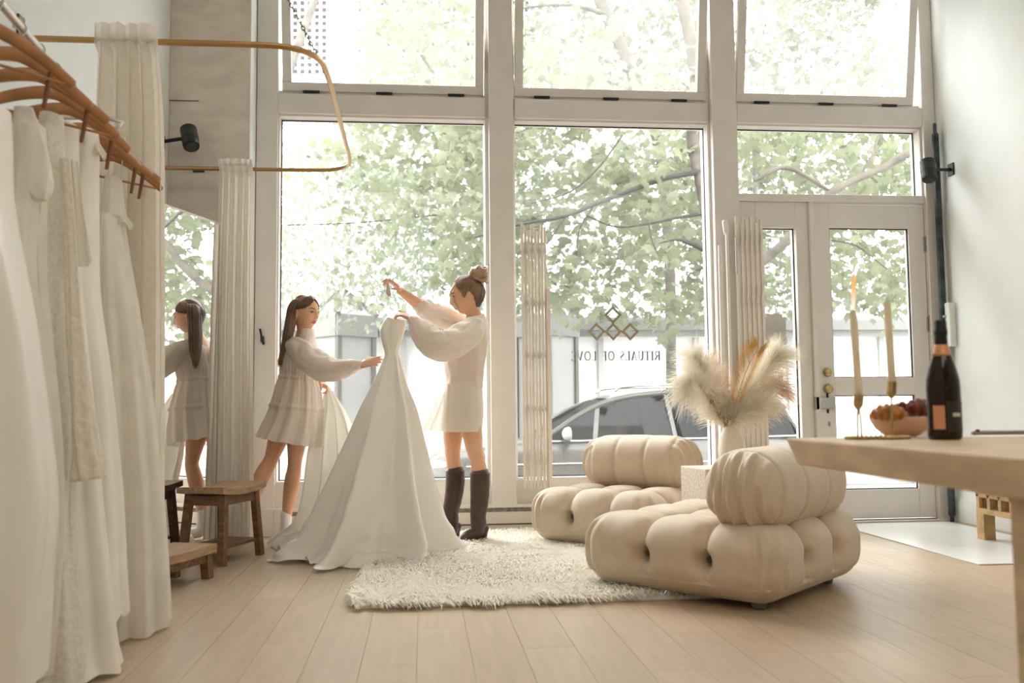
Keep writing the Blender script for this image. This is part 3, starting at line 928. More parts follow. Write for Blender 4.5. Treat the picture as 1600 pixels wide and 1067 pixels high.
def zlA(x_):
    return 2.05 + (0.35 if x_ < 1.6 else 0.0) - (.25 if 2.2 < x_ < 3.3 else 0) + .10 * math.sin(x_ * 2.3)
crown(tA, oA, (0.2, 7.6, 9.7, 12.2, 5.0), zlA, 4300, 0.155, LEAF_N, 3, -0.02, parts=300)

oB = Vector((4.3, 15.0, -0.48))
tB = empty('maple_tree', oB, 'second maple with leaning pale trunk crossing the middle hopper window', 'tree', 'street trees')
limb(tB, oB, [(1050, 690, 15), (1048, 520, 15), (1046, 400, 15), (1032, 240, 15), (1003, 150, 15), (968, 66, 15.1), (932, -10, 15.2), (890, -120, 15.4)], [10, 9, 9, 10, 11, 11, 10, 7], 'trunk', BARK)
limb(tB, oB, [(945, 22, 15.1), (905, 10, 15), (860, 8, 15), (806, 14, 14.9)], [5, 3.6, 3, 2], 'branch', BARK)
limb(tB, oB, [(1000, 140, 15), (940, 122, 14.9), (890, 112, 14.8), (862, 124, 14.7)], [6, 5, 4, 3], 'branch', BARK)
limb(tB, oB, [(990, 115, 15), (940, 90, 14.9), (896, 55, 14.8)], [3, 2, 1.4], 'branch', BARK)
limb(tB, oB, [(1090, 145, 15), (1040, 110, 14.9), (1025, 80, 14.8)], [2.5, 2, 1.2], 'branch', BARK)
crown(tB, oB, (-1.5, 9.5, 15.2, 18.0, 9.5), lambda x_: 2.55 + .2 * math.sin(x_ * 1.7), 9800, 0.16, LEAF_M, 5, 0.0, parts=300)

oC = Vector((-3.2, 14.5, -0.48))
tC = empty('street_tree', oC, 'fine leaved pale green tree behind the left window', 'tree', 'street trees')
limb(tC, oC, [(300, 700, 14.5), (330, 450, 14.5), (400, 250, 14.5), (470, 60, 14.6), (520, -80, 14.7)], [11, 10, 9, 7, 4], 'trunk', BARK)
limb(tC, oC, [(440, 352, 12.5), (560, 348, 12.5), (680, 336, 12.5), (770, 325, 12.5)], [1, 1, 1, .8])
limb(tC, oC, [(720, 380, 13), (760, 365, 13), (800, 348, 13)], [1.2, 1.4, 1.6])
limb(tC, oC, [(600, 70, 13.5), (680, 40, 13.5), (760, 22, 13.5)], [1, 1.4, 1.8], 'branch', BARK)
limb(tC, oC, [(690, 85, 13.5), (730, 55, 13.5), (765, 30, 13.5)], [1, 1.3, 1.6], 'branch', BARK)
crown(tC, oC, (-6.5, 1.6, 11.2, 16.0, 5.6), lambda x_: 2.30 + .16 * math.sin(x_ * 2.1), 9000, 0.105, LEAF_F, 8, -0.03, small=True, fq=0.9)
limb(tC, oC, [(560, -60, 12), (640, 60, 12), (700, 150, 12), (740, 240, 12)], [3, 2.5, 2, 1], 'branch', BARK)
crown(tC, oC, (-1.7, 2.6, 10.8, 13.0, 7.4), lambda x_: 3.3 + .25 * math.sin(x_ * 3), 1900, 0.15, LEAF_N, 12, 0.10, parts=250)
oE = Vector((9.0, 24.0, -0.48))
tE = empty('background_tree', oE, 'distant pale tree filling the gaps above the pavilion roof', 'tree', 'street trees')
MB().tube([(0, 0, 0), (0, 0, 3), (0.3, 0, 7)], [.3, .25, .15], 10, 4).build('trunk', BARK, tE, smooth=True)
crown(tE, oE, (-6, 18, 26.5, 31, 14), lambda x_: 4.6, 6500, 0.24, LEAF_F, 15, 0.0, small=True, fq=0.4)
# ================================================================== furniture
CRM = MAT['cream']
def rbox(L, Wd, H, r, n, fn):
    """rounded box centred at the origin; fn(p, normal) gives an outward displacement"""
    bm = bmesh.new()
    bmesh.ops.create_cube(bm, size=2)
    bmesh.ops.subdivide_edges(bm, edges=bm.edges[:], cuts=n, use_grid_fill=True)
    hl = Vector((L / 2, Wd / 2, H / 2))
    for v in bm.verts:
        p = Vector((v.co.x * hl.x, v.co.y * hl.y, v.co.z * hl.z))
        q = Vector((max(-hl.x + r, min(hl.x - r, p.x)), max(-hl.y + r, min(hl.y - r, p.y)), max(-hl.z + r, min(hl.z - r, p.z))))
        d = p - q
        nn = d.normalized() if d.length > 1e-6 else Vector((0, 0, 1))
        base = q + nn * r if d.length > 1e-6 else p
        v.co = base + nn * fn(base, nn)
    me = bpy.data.meshes.new('cushion')
    bm.to_mesh(me)
    bm.free()
    me.polygons.foreach_set('use_smooth', [True] * len(me.polygons))
    return me

def seat_fn(L, Wd, H, gx, gy):
    def fn(p, n):
        up = max(0.0, n.z)
        sx, sy = abs(n.x), abs(n.y)
        low = max(0.0, min(1.0, (p.z + H * .42) / (H * .45)))    # grooves fade towards the base
        d = 0.0
        def line(t, w): return math.exp(-abs(t) / w)
        lx = max(line(p.x - g, .026) for g in gx)
        ly = max(line(p.y - g, .026) for g in gy)
        A = .066
        wx = up * .8 + sy
        wy = up * .8 + sx
        d -= A * min(1, wx) * lx * (.30 + .70 * low)
        d -= A * min(1, wy) * ly * (.30 + .70 * low)
        # buttons half way up the sides and at the crossings on top
        for g in gx:
            if sy > .5: d -= .075 * math.exp(-((p.x - g) ** 2 + (p.z + .005) ** 2) / .0014)
        for g in gy:
            if sx > .5: d -= .075 * math.exp(-((p.y - g) ** 2 + (p.z + .005) ** 2) / .0014)
        if up > .5:
            for a in gx:
                for b_ in gy: d -= .05 * math.exp(-((p.x - a) ** 2 + (p.y - b_) ** 2) / .0018)
        # gathered pleats at the upright corners
        c = min(1, 4 * sx * sy)
        a_ = math.atan2(p.y, p.x)
        d += c ** .6 * (.0085 * math.sin(a_ * 58 + 2.5 * nz(p.z * 5, a_ * 3)) + .003 * math.sin(a_ * 101)) * max(0, 1 - abs(n.z) ** 3)
        # slight pull creases fanning from the buttons
        d += .0028 * nz(p.x * 9, p.y * 9, p.z * 6)
        if n.z < -.5: d = 0
        return d
    return fn

def roll_fn(L, R):
    def fn(p, n):
        e_ = abs(p.x) / (L / 2)
        a_ = math.atan2(p.z, p.y)
        end = max(0.0, min(1.0, (e_ - .62) / .25))
        ax = abs(n.x)
        ff = max(-1, min(1, p.y / .165))
        d = end * (.0095 * math.sin(ff * 15 + 1.2 * nz(p.z * 5, p.x * 4)) + .004 * math.sin(ff * 33 + 2 * nz(p.z * 6))) * (.25 + .75 * min(1, ax * 1.6))
        for g in (-.36, -.13, .13, .36):
            d -= .010 * math.exp(-abs(p.x - g * L) / .008)
        d += .012 * (1 - e_ ** 2)
        d += .003 * nz(p.x * 7, p.y * 7, p.z * 7)
        return d
    return fn

def sofa(name, c, rz, L, Wd, label, side, near=True):
    """square tufted seat with a bolster along one edge: side +1 = the +x edge, 2 = the +y edge"""
    e = empty(name, (c[0], c[1], 0), label, 'sofa', 'tufted cream sofas', rz=rz)
    H, BZ = .33, .026
    n = 100 if near else 64
    gx, gy = (-L * .155, L * .155), (-Wd * .155, Wd * .155)
    me = rbox(L, Wd, H, .138, n, seat_fn(L, Wd, H, gx, gy))
    me.transform(Matrix.Translation((0, 0, BZ + H / 2)))
    link('seat', me, e, CRM)
    bl = Wd * .93 if side == 1 else L * .93
    me = rbox(bl, .345, .335, .158, n, roll_fn(bl, .16))
    rot = Matrix.Rotation(PI / 2, 4, 'Z') if side == 1 else Matrix.Identity(4)
    off = (L / 2 - .205, 0, BZ + H + .128) if side == 1 else (0, Wd / 2 - .205, BZ + H + .128)
    me.transform(Matrix.Translation(off) @ rot)
    link('backrest', me, e, CRM)
    bt = MB().ell((0, 0, 0), (.014, .014, .014), 10, 6).mesh('button', True)
    bt.materials.append(M(name + '_button', (92, 78, 62), .6))
    zz = BZ + H / 2
    for g in gx:
        for s_ in (-1, 1):
            o = link('button', bt, e)
            o.location = (g, s_ * (Wd / 2 - .088), zz)
    for g in gy:
        for s_ in (-1, 1):
            o = link('button', bt, e)
            o.location = (s_ * (L / 2 - .088), g, zz)
    ft = MB().lathe([(.028, 0), (.032, .01), (.03, .05), (.036, .075)], 14).mesh('foot', True)
    ft.materials.append(M(name + '_foot', (120, 116, 112), .4))
    for sx in (-1, 1):
        for sy in (-1, 1):
            o = link('foot', ft, e)
            o.location = (sx * (L / 2 - .15), sy * (Wd / 2 - .15), 0)
    return e
sofa('tufted_sofa', (1.42, 4.27), -PI / 4 - .02, .985, 1.02, 'near cream tufted sofa with bolster back standing half on the fur rug', 1)
sofa('tufted_sofa', (1.25, 5.70), -.73, .86, .92, 'far cream tufted sofa with bolster back below the decal window', 2, False)

# side table block and vase
blk = tag(MB().box((-.17, -.17, 0), (.17, .17, .50), ch=.006).build('side_table', MAT['block']), 'square speckled stone side table between the two cream sofas', 'side table')
blk.location = (1.69, 5.11, 0)
blk.rotation_euler = (0, 0, .12)
vs = MB().lathe([(.045, 0), (.066, .008), (.074, .05), (.076, .11), (.066, .17), (.046, .215), (.040, .235), (.042, .245), (.036, .243), (.034, .22), (.05, .16), (.058, .1), (.05, .02)], 36)
vo = tag(vs.build('vase', MAT['ceramic'], smooth=True), 'matt white ceramic vase holding dried pampas on the stone side table', 'vase')
vo.location = (1.745, 5.07, .50)
VB = Vector((1.745, 5.07, .50))
pam = empty('pampas_bouquet', VB + Vector((0, 0, .2)), 'dried bouquet of fluffy pampas plumes and a golden frond in the white vase', 'dried flowers')
PO = VB + Vector((0, 0, .2))
def plume(ax, width, n, mat, seed, name='plume', ln=1.0, droop=.5):
    r = random.Random(seed)
    P = [Vector(p[:3]) for p in crom([tuple(at(*q) - PO) for q in ax], 10)]
    V, Fc = [], []
    cv = CF
    for i in range(n):
        t = r.random() ** .85
        k = min(len(P) - 2, int(t * (len(P) - 1)))
        p = P[k].lerp(P[k + 1], r.random())
        tn = (P[k + 1] - P[k]).normalized()
        ang = r.uniform(0, 2 * PI)
        s_ = tn.orthogonal().normalized()
        s_ = (Matrix.Rotation(ang, 3, tn) @ s_)
        w_ = width * (math.sin(PI * min(1, .15 + .85 * t)) ** .6 + .15) * r.uniform(.6, 1.1)
        l_ = ln * r.uniform(.09, .17)
        d0 = (tn * r.uniform(.6, 1.0) + s_ * r.uniform(.3, .75)).normalized()
        q1 = p + d0 * l_ * .55 + s_ * w_ * .25
        q2 = p + d0 * l_ + s_ * w_ * .55 + Vector((0, 0, -droop * l_ * r.uniform(.1, .8)))
        sd = Vector((r.gauss(0, 1), r.gauss(0, 1), r.gauss(0, 1))).normalized() * .0011
        b0 = len(V)
        V += [p - sd, p + sd, q1 - sd * 1.1, q1 + sd * 1.1, q2 - sd * .4, q2 + sd * .4]
        Fc += [(b0, b0 + 1, b0 + 3, b0 + 2), (b0 + 2, b0 + 3, b0 + 5, b0 + 4)]
    me = bpy.data.meshes.new('plume_hairs')
    me.from_pydata([tuple(q) for q in V], [], Fc)
    st = MB().tube([tuple(q) for q in P[::5]] if len(P) > 10 else [tuple(q) for q in P], .0028, 6, 3).build(name, M('straw_stem' + str(seed), (198, 160, 108), .7), pam)
    link('plume_hairs', me, st, mat, kind='stuff')
    return st
MP = MAT['pampas']
MP2 = M('pampas_rosy', (236, 204, 174), .9, var=.14, scale=20, transl=.3)
MG = M('golden_frond', (226, 184, 112), .7, var=.1, scale=20, transl=.3)
base = (1135, 668, 5.07)
plume([base, (1122, 635, 5.06), (1105, 590, 5.02), (1086, 556, 4.98)], .085, 2600, MP, 21)
plume([base, (1118, 640, 5.04), (1100, 612, 4.96), (1080, 592, 4.9), (1074, 608, 4.86)], .080, 2200, MP, 22)
plume([base, (1126, 640, 5.1), (1118, 600, 5.12), (1108, 572, 5.14)], .06, 1300, MP2, 23)
plume([base, (1150, 640, 5.05), (1175, 605, 5.0), (1204, 570, 4.98), (1214, 556, 4.97)], .085, 2800, MP, 24)
plume([base, (1148, 648, 5.08), (1172, 628, 5.08), (1196, 610, 5.06), (1210, 604, 5.05)], .070, 1900, MP2, 25)
plume([base, (1152, 655, 5.0), (1176, 640, 4.94), (1200, 628, 4.9)], .06, 1300, MP, 26)
# golden frond : a feather of narrow blades
fr = MB()
ax = [Vector(q[:3]) for q in crom([tuple(at(*q) - PO) for q in (base, (1147, 640, 5.0), (1158, 602, 4.97), (1173, 564, 4.95), (1186, 543, 4.95))], 12)]
fr.tube([tuple(q) for q in ax[::4]], .003, 6, 3)
fs = fr.build('golden_frond', MG, pam)
bl_ = MB()
for i in range(14, len(ax) - 1):
    tn = (ax[i + 1] - ax[i]).normalized()
    for s_ in (-1, 1):
        d0 = (tn * 1.1 + CR * s_ * .8 + CF * .15 * nz(i, s_)).normalized()
        l_ = .105 * (1 - abs((i - 30) / 30)) + .035
        bl_.poly([ax[i], ax[i] + d0 * l_ * .5 + tn * .006, ax[i] + d0 * l_, ax[i] + d0 * l_ * .5 - tn * .004], (0, -1, 0), .0008)
bl_.build('blades', MG, fs, kind='stuff')
for i, (px, py, h_) in enumerate(((1112, 628, 8), (1124, 644, 7), (1118, 612, 9), (1140, 652, 7))):
    c = at(px, py, 4.98) - PO
    b_ = at(1135, 668, 5.05) - PO
    MB().tube([b_, (b_ + c) / 2 + Vector((0, 0, .02)), c], .0018, 6, 4).ell(c, (.010, .010, .017), 10, 8).build('seed_head', M('seed_head%d' % i, (176, 132, 84), .8, var=.2, scale=60), pam, smooth=True)
for i in range(16):
    r = random.Random(i + 60)
    px, py = r.uniform(1098, 1185), r.uniform(560, 625)
    c = at(px, py, 5.05 + r.uniform(-.08, .1)) - PO
    b_ = at(1135 + r.uniform(-6, 6), 668, 5.06) - PO
    MB().tube([b_, b_.lerp(c, .5) + Vector((0, 0, .03)), c], [.0016, .0013, .0008], 5, 4).build('dry_stem', MAT['hanger'] if i % 3 else MG, pam)

# shag rug
rx0, rx1, ry0, ry1 = -.30, 1.62, 3.97, 6.16
rug = empty('fur_rug', ((rx0 + rx1) / 2, (ry0 + ry1) / 2, 0), 'long ivory shag fur rug on the wood floor under the near sofa', 'rug')
MB().box((rx0 - (rx0 + rx1) / 2 + .02, ry0 - (ry0 + ry1) / 2 + .02, 0), (rx1 - (rx0 + rx1) / 2 - .02, ry1 - (ry0 + ry1) / 2 - .02, .018), ch=.004).build('backing', MAT['pile'], rug)
r = random.Random(4)
V, Fc = [], []
hx, hy = (rx1 - rx0) / 2, (ry1 - ry0) / 2
for i in range(70000):
    px, py = r.uniform(-hx, hx), r.uniform(-hy, hy)
    ex, ey = hx - abs(px), hy - abs(py)
    if px > .35 and py < -.1 and r.random() < .4: continue
    c = nz(px * 5, py * 5) * 2.5 + nz(px * 1.7, py * 1.7, 3) * 3
    a_ = c + r.gauss(0, .7)
    l_ = r.uniform(.036, .068) * (1 + .35 * nz(px * 9, py * 9, 7))
    d0 = Vector((math.cos(a_) * .75, math.sin(a_) * .75, 0))
    if ex < .05: d0.x += math.copysign(.7, px)
    if ey < .05: d0.y += math.copysign(.7, py)
    s_ = Vector((-d0.y, d0.x, 0)).normalized() * r.uniform(.0022, .004)
    p = Vector((px, py, r.uniform(.008, .034)))
    m1 = p + d0 * l_ * .5 + Vector((0, 0, l_ * .24))
    m2 = p + d0 * l_ * 1.05 + Vector((0, 0, l_ * (.16 if ex > .05 and ey > .05 else -.05)))
    b0 = len(V)
    V += [p - s_, p + s_, m1 - s_, m1 + s_, m2]
    up_ = (2 * s_).cross(m1 - p).z > 0
    up2 = (2 * s_).cross(m2 - m1).z > 0
    Fc += [(b0, b0 + 1, b0 + 3, b0 + 2) if up_ else (b0 + 2, b0 + 3, b0 + 1, b0), (b0 + 2, b0 + 3, b0 + 4) if up2 else (b0 + 4, b0 + 3, b0 + 2)]
me = bpy.data.meshes.new('pile')
me.from_pydata([tuple(q) for q in V], [], Fc)
link('pile', me, rug, MAT['pile'], kind='stuff')

# stone table at the right with things on it
TB = empty('stone_table', (1.0, 1.4, 0), 'beige travertine table with thick slab top and slab leg at the right', 'table')
tz = .75
bm = bmesh.new()
bmesh.ops.create_cube(bm, size=1)
for v in bm.verts:
    v.co = Vector((.0 + (v.co.x + .5) * 1.15, -.85 + (v.co.y + .5) * 2.0, .677 + (v.co.z + .5) * .073))
    # underside stands back from the edge
    if v.co.z < .70:
        v.co.y -= .05 if v.co.y > 0 else 0
        v.co.x += .012 if v.co.x < .5 else 0
    v.co.x += .03 * v.co.y            # the long edge runs slightly askew
    v.co.y -= .17 * v.co.x
bmesh.ops.bevel(bm, geom=bm.edges[:], offset=.007, segments=3, affect='EDGES', profile=.5)
me = bpy.data.meshes.new('slab_top')
bm.to_mesh(me)
bm.free()
link('slab_top', me, TB, MAT['travertine'])
MB().box((.075, -.35, 0), (.20, .205, .69), ch=.006).build('slab_leg', MAT['travertine'], TB)
MB().box((.85, -.35, 0), (.98, .205, .69), ch=.006).build('slab_leg', MAT['travertine'], TB)

# champagne bottle
bp_ = onz(1477, 687, tz)
bt = empty('wine_bottle', bp_, 'dark sparkling wine bottle with copper labels on the stone table', 'bottle')
bgl = bpy.data.materials.new('bottle_glass')
bgl.use_nodes = True
pb = bgl.node_tree.nodes['Principled BSDF']
pb.inputs['Base Color'].default_value = lin(30, 20, 10)
pb.inputs['Roughness'].default_value = .06
pb.inputs['Specular IOR Level'].default_value = .35
nn = bgl.node_tree.nodes.new('ShaderNodeTexNoise')
nn.inputs['Scale'].default_value = 12
rp = bgl.node_tree.nodes.new('ShaderNodeValToRGB')
rp.color_ramp.elements[0].color = lin(20, 14, 8)
rp.color_ramp.elements[1].color = lin(44, 28, 12)
bgl.node_tree.links.new(nn.outputs['Fac'], rp.inputs['Fac'])
bgl.node_tree.links.new(rp.outputs[0], pb.inputs['Base Color'])
MB().lathe([(.034, 0), (.0405, .004), (.0415, .012), (.0415, .135), (.040, .155), (.033, .185), (.024, .215), (.0165, .24), (.0148, .262), (.0145, .30)], 40).build('glass_body', bgl, bt, smooth=True)
FO = M('black_foil', (20, 19, 19), .4, metal=.2, bump=.3, bscale=120)
MB().lathe([(.0160, .236), (.0156, .262), (.0152, .268), (.0168, .272), (.0168, .284), (.0152, .288), (.0150, .305), (.0135, .309), (.002, .3095)], 32).build('foil_cap', FO, bt, smooth=True)
CO = M('copper_label', (214, 150, 112), .4, metal=.3, var=.06, scale=40)
MB().lathe([(.0245, .216), (.0225, .223), (.0172, .240), (.0166, .245)], 32).build('neck_band', CO, bt, smooth=True)
def label(nm, a0, a1, z0, z1, rr, mat):
    s = MB()
    k = 10
    v = []
    for z_ in (z0, z1):
        for i in range(k + 1):
            a = a0 + (a1 - a0) * i / k
            v.append((rr * math.cos(a), rr * math.sin(a), z_))
    s.add(v, grid_faces(2, k + 1, False))
    return s.build(nm, mat, bt)
label('copper_label', math.radians(-158), math.radians(-118), .028, .088, .0419, CO)
label('dark_label', math.radians(-112), math.radians(-20), .02, .098, .0418, M('dark_label', (40, 30, 26), .5))
label('small_white_label', math.radians(-92), math.radians(-58), .060, .069, .0421, M('white_label', (206, 198, 184), .6))

# brass candle holder
cb = onz(1371, 686, tz)
ch = empty('candle_holder', cb, 'thin brass candle holder with two cups on a beaded tray', 'candle holder')
dx = CR.copy(); dx.z = 0; dx.normalize()
dy = Vector((-dx.y, dx.x, 0))
tr = MB()
for i in range(40):
    a = 2 * PI * i / 40
    tr.ell(dx * math.cos(a) * .082 + dy * math.sin(a) * .045 + Vector((0, 0, .005)), (.0065, .0065, .005), 8, 6)
tr.build('beaded_rim', MAT['gold'], ch, smooth=True, kind='stuff')
k_ = 40
tv = [tuple(dx * math.cos(2 * PI * i / k_) * .08 + dy * math.sin(2 * PI * i / k_) * .043 + Vector((0, 0, .0012))) for i in range(k_)]
MB().poly(tv, (0, 0, 1), .002).build('tray', MAT['gold'], ch)
def cup(px, py0, py1, stems, Yr):
    """candle cup between two heights of the photograph, stems down to the tray"""
    c1, c0 = at(px, py0, Yr) - cb, at(px - 1, py1, Yr) - cb
    h_ = c1.z - c0.z
    ca = MB()
    ca.tube([c0, c0 + Vector((0, 0, h_ * .25)), c0 + Vector((0, 0, h_ * .3)), c1], [.005, .0115, .013, .0135], 18, 1, caps=False)
    ca.build('cup', MAT['gold'], ch)
    for (qx, qy) in stems:
        e_ = Vector((qx, qy, .003))
        MB().tube([c0 + Vector((qx - c0.x, qy - c0.y, 0)) * .25, c0.lerp(e_, .25) + Vector((qx - c0.x, qy - c0.y, 0)) * .4, e_], .0028, 8, 5).build('stem', MAT['gold'], ch, smooth=True)
    return c1 + cb
lc = at(1342, 640, cb.y) - cb
rc = at(1393, 640, cb.y) - cb
c1 = cup(1342, 617, 640, [(lc.x - .008, lc.y - .004), (lc.x + .008, lc.y + .004)], cb.y)
c2 = cup(1394, 597, 622, [(rc.x, rc.y)], cb.y)
WAX = M('ivory_wax', (244, 234, 214), .45, var=.02, transl=.5)
for (top, bot, lab) in (((1333, 486), c1, 'lit ivory taper candle in the left brass cup'), ((1386, 472), c2, 'unlit ivory taper candle in the right brass cup')):
    tp_ = at(top[0], top[1], cb.y)
    o_ = empty('taper_candle', bot, lab, 'candle', 'candles on the stone table')
    MB().tube([(0, 0, -.012), (tp_ - bot) * .5, (tp_ - bot) * .96, tp_ - bot], [.0105, .0098, .0088, .0062], 16, 4).build('wax', WAX, o_, smooth=True)
    MB().tube([tp_ - bot, tp_ - bot + Vector((0, 0, .012))], .0009, 6, 2).build('wick', MAT['black'], o_)
    if top[0] == 1333:
        fm = bpy.data.materials.new('candle_flame')
        fm.use_nodes = True
        nt = fm.node_tree
        em = nt.nodes.new('ShaderNodeEmission')
        gr = nt.nodes.new('ShaderNodeTexCoord')
        sp = nt.nodes.new('ShaderNodeSeparateXYZ')
        cr_ = nt.nodes.new('ShaderNodeValToRGB')
        cr_.color_ramp.elements[0].color = lin(255, 248, 226)
        cr_.color_ramp.elements[1].color = lin(232, 176, 116)
        cr_.color_ramp.elements[1].position = .6
        nt.links.new(gr.outputs['Generated'], sp.inputs[0])
        nt.links.new(sp.outputs['Z'], cr_.inputs['Fac'])
        nt.links.new(cr_.outputs[0], em.inputs[0])
        em.inputs[1].default_value = 1.0
        nt.links.new(em.outputs[0], nt.nodes['Material Output'].inputs['Surface'])
        f0, f1 = tp_ - bot + Vector((0, 0, .004)), at(1334, 428, cb.y) - bot
        MB().tube([f0, f0.lerp(f1, .25), f0.lerp(f1, .6), f0.lerp(f1, .9), f1], [.0035, .0055, .0065, .006, .004], 12, 4).build('flame', fm, o_, smooth=True)

# bowl with pastries
bb = onz(1420, 684, tz) + Vector((.03, .09, 0))
bo = tag(MB().lathe([(.03, 0), (.045, .003), (.07, .022), (.084, .045), (.088, .056), (.085, .058), (.08, .047), (.065, .026), (.04, .010)], 40).build('bowl', M('blush_ceramic', (226, 190, 160), .4, var=.04), smooth=True), 'blush ceramic bowl heaped with pastries behind the wine bottle', 'bowl')
bo.location = bb
PS = M('glazed_pastry', (118, 62, 40), .3, var=.35, scale=40, bump=.3, bscale=60)
PS2 = M('golden_pastry', (196, 128, 66), .45, var=.3, scale=50, bump=.3, bscale=60)
def croissant(c, rz, s, mat, lab):
    pts, rad = [], []
    for i in range(9):
        a = PI * (.15 + .7 * i / 8)
        pts.append((math.cos(a) * .05 * s, math.sin(a) * .034 * s, .008 * math.sin(PI * i / 8)))
        rad.append(.008 * s + .015 * s * math.sin(PI * i / 8))
    o = tag(MB().tube(pts, rad, 14, 4, wr=lambda t, a: 1 + .12 * math.sin(t * 44)).build('pastry', mat, smooth=True), lab, 'pastry')
    o.location = c
    o.rotation_euler = (0, 0, rz)
croissant(bb + Vector((-.052, -.03, .062)), 2.6, 1.0, PS2, 'golden pastry horn sticking out at the left rim of the blush bowl')
croissant(bb + Vector((.0, -.04, .060)), .3, 1.15, PS, 'dark glazed pastry lying across the front of the blush bowl')
croissant(bb + Vector((.03, .01, .074)), 3.4, 1.1, PS, 'dark glazed pastry on top of the heap in the blush bowl')
BE = M('red_berry', (128, 34, 36), .3, var=.15, scale=60)
for i, (qx, qy, qz) in enumerate(((-.012, -.03, .091), (.012, -.045, .085), (.048, -.035, .082), (.066, -.03, .078))):
    o = tag(MB().ell((0, 0, 0), (.0105, .0105, .010), 14, 10, fn=lambda p: p * (1 + .06 * math.sin(p.x * 16) * math.sin(p.y * 16))).build('berry', BE, smooth=True), ('small red berry furthest left on the pastries in the bowl', 'small red berry second from the left on the pastries', 'small red berry third from the left on the pastries', 'small red berry nearest the wine bottle on the pastries')[i], 'berry', 'berries on the pastries')
    o.location = bb + Vector((qx, qy, qz))

# flat tool on the table
tp0 = onz(1521, 680, tz)
kn = empty('flat_tool', tp0, 'flat grey metal tool with brown domed knob lying on the stone table', 'tool')
MB().tube([(.0, 0, .006), (.03, 0, .007), (.10, -.01, .007), (.22, -.02, .007)], [.008, .0085, .0085, .008], 12, 4, flat=.75).build('handle', M('brushed_grey', (150, 146, 138), .35, metal=.6, var=.08, scale=30), kn, smooth=True)
MB().ell((.0125, -.001, .013), (.007, .007, .005), 12, 8).build('knob', M('brown_knob', (112, 74, 48), .4), kn, smooth=True)

# ------------------------------------------------------------------ stools beside the mirror
MD = Vector((.33, .944, 0)).normalized()          # along the mirror
MN = Vector((.944, -.33, 0)).normalized()         # away from the mirror
RZM = math.atan2(MD.y, MD.x)
def board(mb, L, Wd, z0, z1, sag=0.0):
    n = 8
    v = []
    for i in range(n + 1):
        u = -L / 2 + L * i / n
        dz = sag * (2 * u / L) ** 2
        v += [(u, -Wd / 2, z0 + dz), (u, Wd / 2, z0 + dz), (u, Wd / 2, z1 + dz), (u, -Wd / 2, z1 + dz)]
    f = []
    for i in range(n):
        for j in range(4):
            f.append((i * 4 + j, i * 4 + (j + 1) % 4, (i + 1) * 4 + (j + 1) % 4, (i + 1) * 4 + j))
    f += [(3, 2, 1, 0), (n * 4, n * 4 + 1, n * 4 + 2, n * 4 + 3)]
    return mb.add(v, f)
c_leg = (Vector((-1.093, 5.196, 0)) + Vector((-.942, 5.571, 0))) / 2
c_st = c_leg - MN * .125
st = empty('stool', c_st, 'taller dark wood stool with dipped seat and lower shelf before the mirror', 'stool', rz=RZM)
board(MB(), .47, .29, .375, .408, .02).build('seat', MAT['wood_top'], st)
for sx in (-1, 1):
    for sy in (-1, 1):
        MB().bar((sx * .205, sy * .125, 0), (sx * .165, sy * .105, .385), .036, .044, up=Vector((1, 0, 0))).build('leg', MAT['wood'], st)
    MB().box((sx * .178 - .012, -.11, .325), (sx * .178 + .012, .11, .375)).build('end_rail', MAT['wood'], st)
for sy in (-1, 1):
    MB().box((-.165, sy * .108 - .01, .325), (.165, sy * .108 + .01, .38)).build('apron', MAT['wood'], st)
for k in range(4):
    MB().box((-.20, -.115 + k * .059, .085), (.20, -.115 + k * .059 + .052, .103)).build('shelf_slat', MAT['wood'], st)
c_l = Vector((-1.073, 4.848, 0)) - MD * .21 - MN * .10
lo = empty('stool', c_l, 'low dark wood step stool on the floor in front of the taller stool', 'stool', rz=RZM)
board(MB(), .46, .25, .125, .165, .006).build('seat', MAT['wood_top'], lo)
for sx in (-1, 1):
    for sy in (-1, 1):
        MB().bar((sx * .195, sy * .095, 0), (sx * .185, sy * .09, .13), .044, .044, up=Vector((1, 0, 0))).build('leg', MAT['wood'], lo)
    MB().box((sx * .19 - .014, -.09, .085), (sx * .19 + .014, .09, .127)).build('end_rail', MAT['wood'], lo)
for sy in (-1, 1):
    MB().box((-.18, sy * .095 - .012, .085), (.18, sy * .095 + .012, .127)).build('apron', MAT['wood'], lo)

# carved wooden bench against the right wall
be = empty('carved_bench', (3.63, 5.0, 0), 'low carved wooden bench with square openings against the right wall', 'bench')
def bb3(nm, a, b_, m=None, ch_=.004):
    MB().box(a, b_, ch=ch_).build(nm, m or MAT['bench'], be)
for y_ in (-.55, .39):
    for x_ in (-.19, .11):
        bb3('leg', (x_, y_, 0), (x_ + .075, y_ + .075, .17), MAT['bench_dark'] if x_ > 0 else MAT['bench'])
for x_ in (-.19, .15):
    bb3('lower_rail', (x_, -.55, .165), (x_ + .035, .465, .20))
    bb3('upper_rail', (x_, -.55, .265), (x_ + .035, .465, .30))
    for k in range(10):
        y_ = .43 - k * .108
        if y_ < -.55: continue
        bb3('divider', (x_, y_, .20), (x_ + .033, y_ + .03, .265), ch_=.003)
        MB().poly([(x_ - .002, y_ + .003, .285), (x_ - .002, y_ + .027, .285), (x_ - .002, y_ + .015, .268)], (-1, 0, 0), .004).build('notch', MAT['bench_dark'], be)
bb3('end_panel', (-.17, .43, .165), (.17, .46, .30))
bb3('top', (-.21, -.57, .30), (.20, .485, .335))
